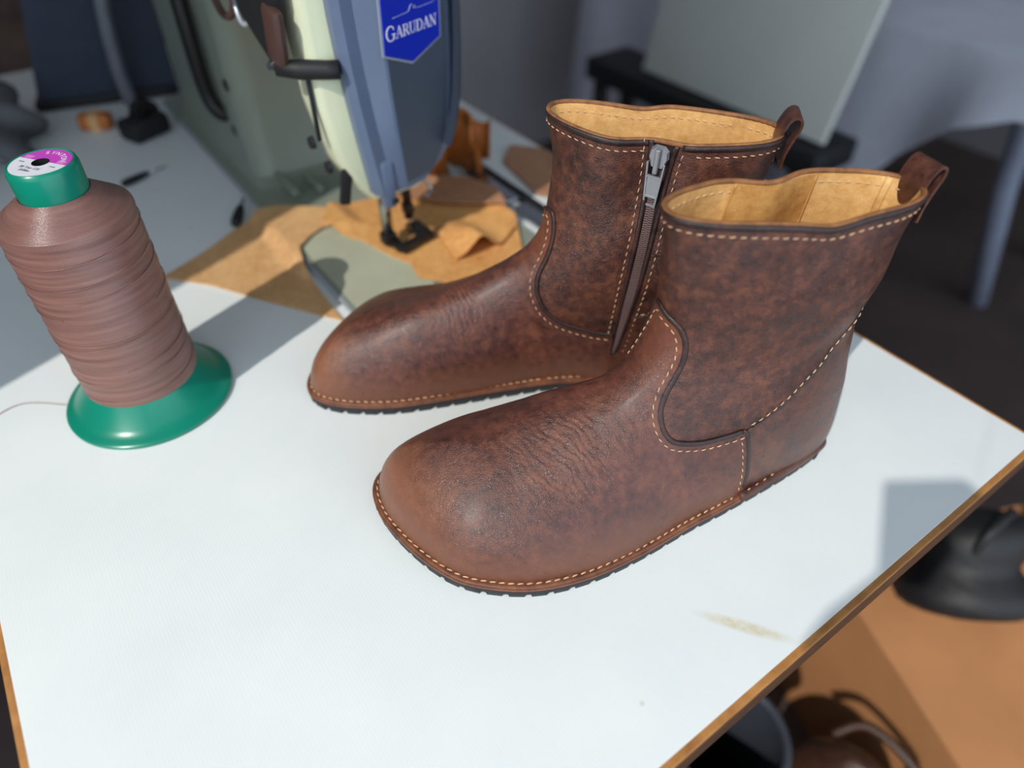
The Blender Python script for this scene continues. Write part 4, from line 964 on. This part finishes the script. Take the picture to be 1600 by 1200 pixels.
# board leaning on a low dark bench in front of the cloth
bn = empty('low_bench', (1.20, .97, FZ)); tag(bn, 'low black bench under the leaning pale board', 'bench')
box('seat', (0, 0, .515), (.13, .64, .05), M['black'], bn, bev=.008)
for sx in (-.045, .045):
    for sy in (-.28, .28): box('leg', (sx, sy, .245), (.028, .028, .49), M['black'], bn, bev=.004)
bd2 = empty('leaning_board', (1.185, .905, FZ + .542)); tag(bd2, 'pale grey rectangular board leaning against the draped cloth', 'board')
o = box('panel', (.04, 0, .19), (.016, .47, .39), M['board'], bd2, rot=(0, math.radians(14), 0), bev=.003); 
o = box('edge_trim', (.088, 0, .3795), (.020, .474, .010), M['grey_metal'], bd2, rot=(0, math.radians(14), 0), bev=.002)
# ------------------------------------------------------------------ floor beside the table
m = simple('cardboard', srgb(176, 122, 78), .85, var=.08, scale=14, bump=.15, bscale=300); M['card'] = m
def carton(name, c, rz, s, label, flaps):
    b_ = empty(name, c, rz); tag(b_, label, 'box'); w, d, h = s; t_ = .005
    box('bottom', (0, 0, t_ / 2), (w, d, t_), M['card'], b_)
    for sx in (-1, 1): box('side', (sx * (w / 2 - t_ / 2), 0, h / 2), (t_, d, h), M['card'], b_)
    for sy in (-1, 1): box('side', (0, sy * (d / 2 - t_ / 2), h / 2), (w - 2 * t_, t_, h), M['card'], b_)
    for k, (ang, ln) in flaps.items():
        dx, dy = {'px': (1, 0), 'mx': (-1, 0), 'py': (0, 1), 'my': (0, -1)}[k]; a = math.radians(ang)
        ex, ez = ln * math.cos(a), ln * math.sin(a); bm = bmesh.new()
        add_box(bm, (ln / 2, 0, 0), (ln, (d if dx else w) * .98, t_ * .8)); o = from_bm('flap', bm, M['card'], b_)
        o.data.transform(Matrix.Translation((dx * w / 2, dy * d / 2, h)) @ Matrix.Rotation(math.atan2(dy, dx), 4, 'Z') @ Matrix.Rotation(-a, 4, 'Y'))
    return b_
carton('cardboard_box', (.80, -.085, FZ), math.radians(-22), (.50, .40, .295), 'closed cardboard box carrying the black bags on the floor by the table end', {'mx': (176, .245), 'px': (178, .245)})
def bag(c, s, seed, label, rz=0):
    b_ = empty('cloth_bag', c, rz); tag(b_, label, 'bag', 'black bags by the cardboard box'); lump('sack', (0, 0, 0), s, M['black'], None, None, seed, .14, b_)
    tube('strap', crom([(-s[0] * .5, 0, s[2] * 1.2), (-s[0] * .3, 0, s[2] * 1.75), (s[0] * .3, 0, s[2] * 1.75), (s[0] * .5, 0, s[2] * 1.2)], 6), .006, M['black'], b_, 8); return b_
bag((.715, .060, FZ + .322), (.078, .066, .075), 11, 'low rounded black bag on the cardboard box nearest the table end')
bag((.885, -.030, FZ + .322), (.075, .080, .100), 15, 'taller black bag on the cardboard box beside the low one')
M['darkbrown'] = leather_mat('shade_patch_brown', srgb(44, 26, 18), srgb(62, 38, 26), srgb(84, 54, 36), grain=900.)  # for a bag added in place of the shaded area beside the box
lb = empty('shade_bag', (.475, -.01, FZ)); tag(lb, 'added dark brown bag shape filling the shaded spot between bucket and cardboard box', 'bag'); lump('sack', (0, 0, 0), (.060, .085, .17), M['darkbrown'], None, None, 21, .1, lb)
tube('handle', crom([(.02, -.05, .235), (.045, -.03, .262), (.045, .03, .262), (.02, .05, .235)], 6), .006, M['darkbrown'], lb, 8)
M['bucket'] = simple('dark_bucket', srgb(52, 56, 66), .5)
bk_ = empty('bucket', (.372, .105, FZ)); tag(bk_, 'dark grey plastic bucket on the floor below the table corner', 'bucket')
lathe('body', [(0, .0), (.050, 0), (.064, .28), (.061, .28), (.047, .006), (0, .006)], M['bucket'], bk_, 40)
tube('rim', [(.064 * math.cos(a), .064 * math.sin(a), .28) for a in np.linspace(0, 2 * math.pi, 48, endpoint=False)], .005, M['bucket'], bk_, 8, True)
# unseen card added in the window, cut to throw a shadow on the table edge
wy = WX - .02
prof_ = [(-.500, 1.548), (-.506, 1.575), (-.515, 1.597), (-.524, 1.620), (-.510, 1.681), (-.553, 1.723), (-.600, 1.715), (-.640, 1.660), (-.630, 1.590), (-.580, 1.545)]
n_ = len(prof_); V = [(wy + (.004 if k else 0), y - .0085, z + .014) for k in (0, 1) for y, z in prof_]
F = [tuple(range(n_)), tuple(range(2 * n_ - 1, n_ - 1, -1))] + [(i, (i + 1) % n_, n_ + (i + 1) % n_, n_ + i) for i in range(n_)]
hang = empty('shadow_card', (0, 0, 0)); tag(hang, 'unseen cardboard cutout added in the window to cast a shadow on the table edge', 'shadow card')
from_py('card', V, F, M['card'], hang); tube('string', [(wy + .002, -.57, 1.70), (wy + .002, -.57, HZ)], .0003, M['black'], hang, 6)
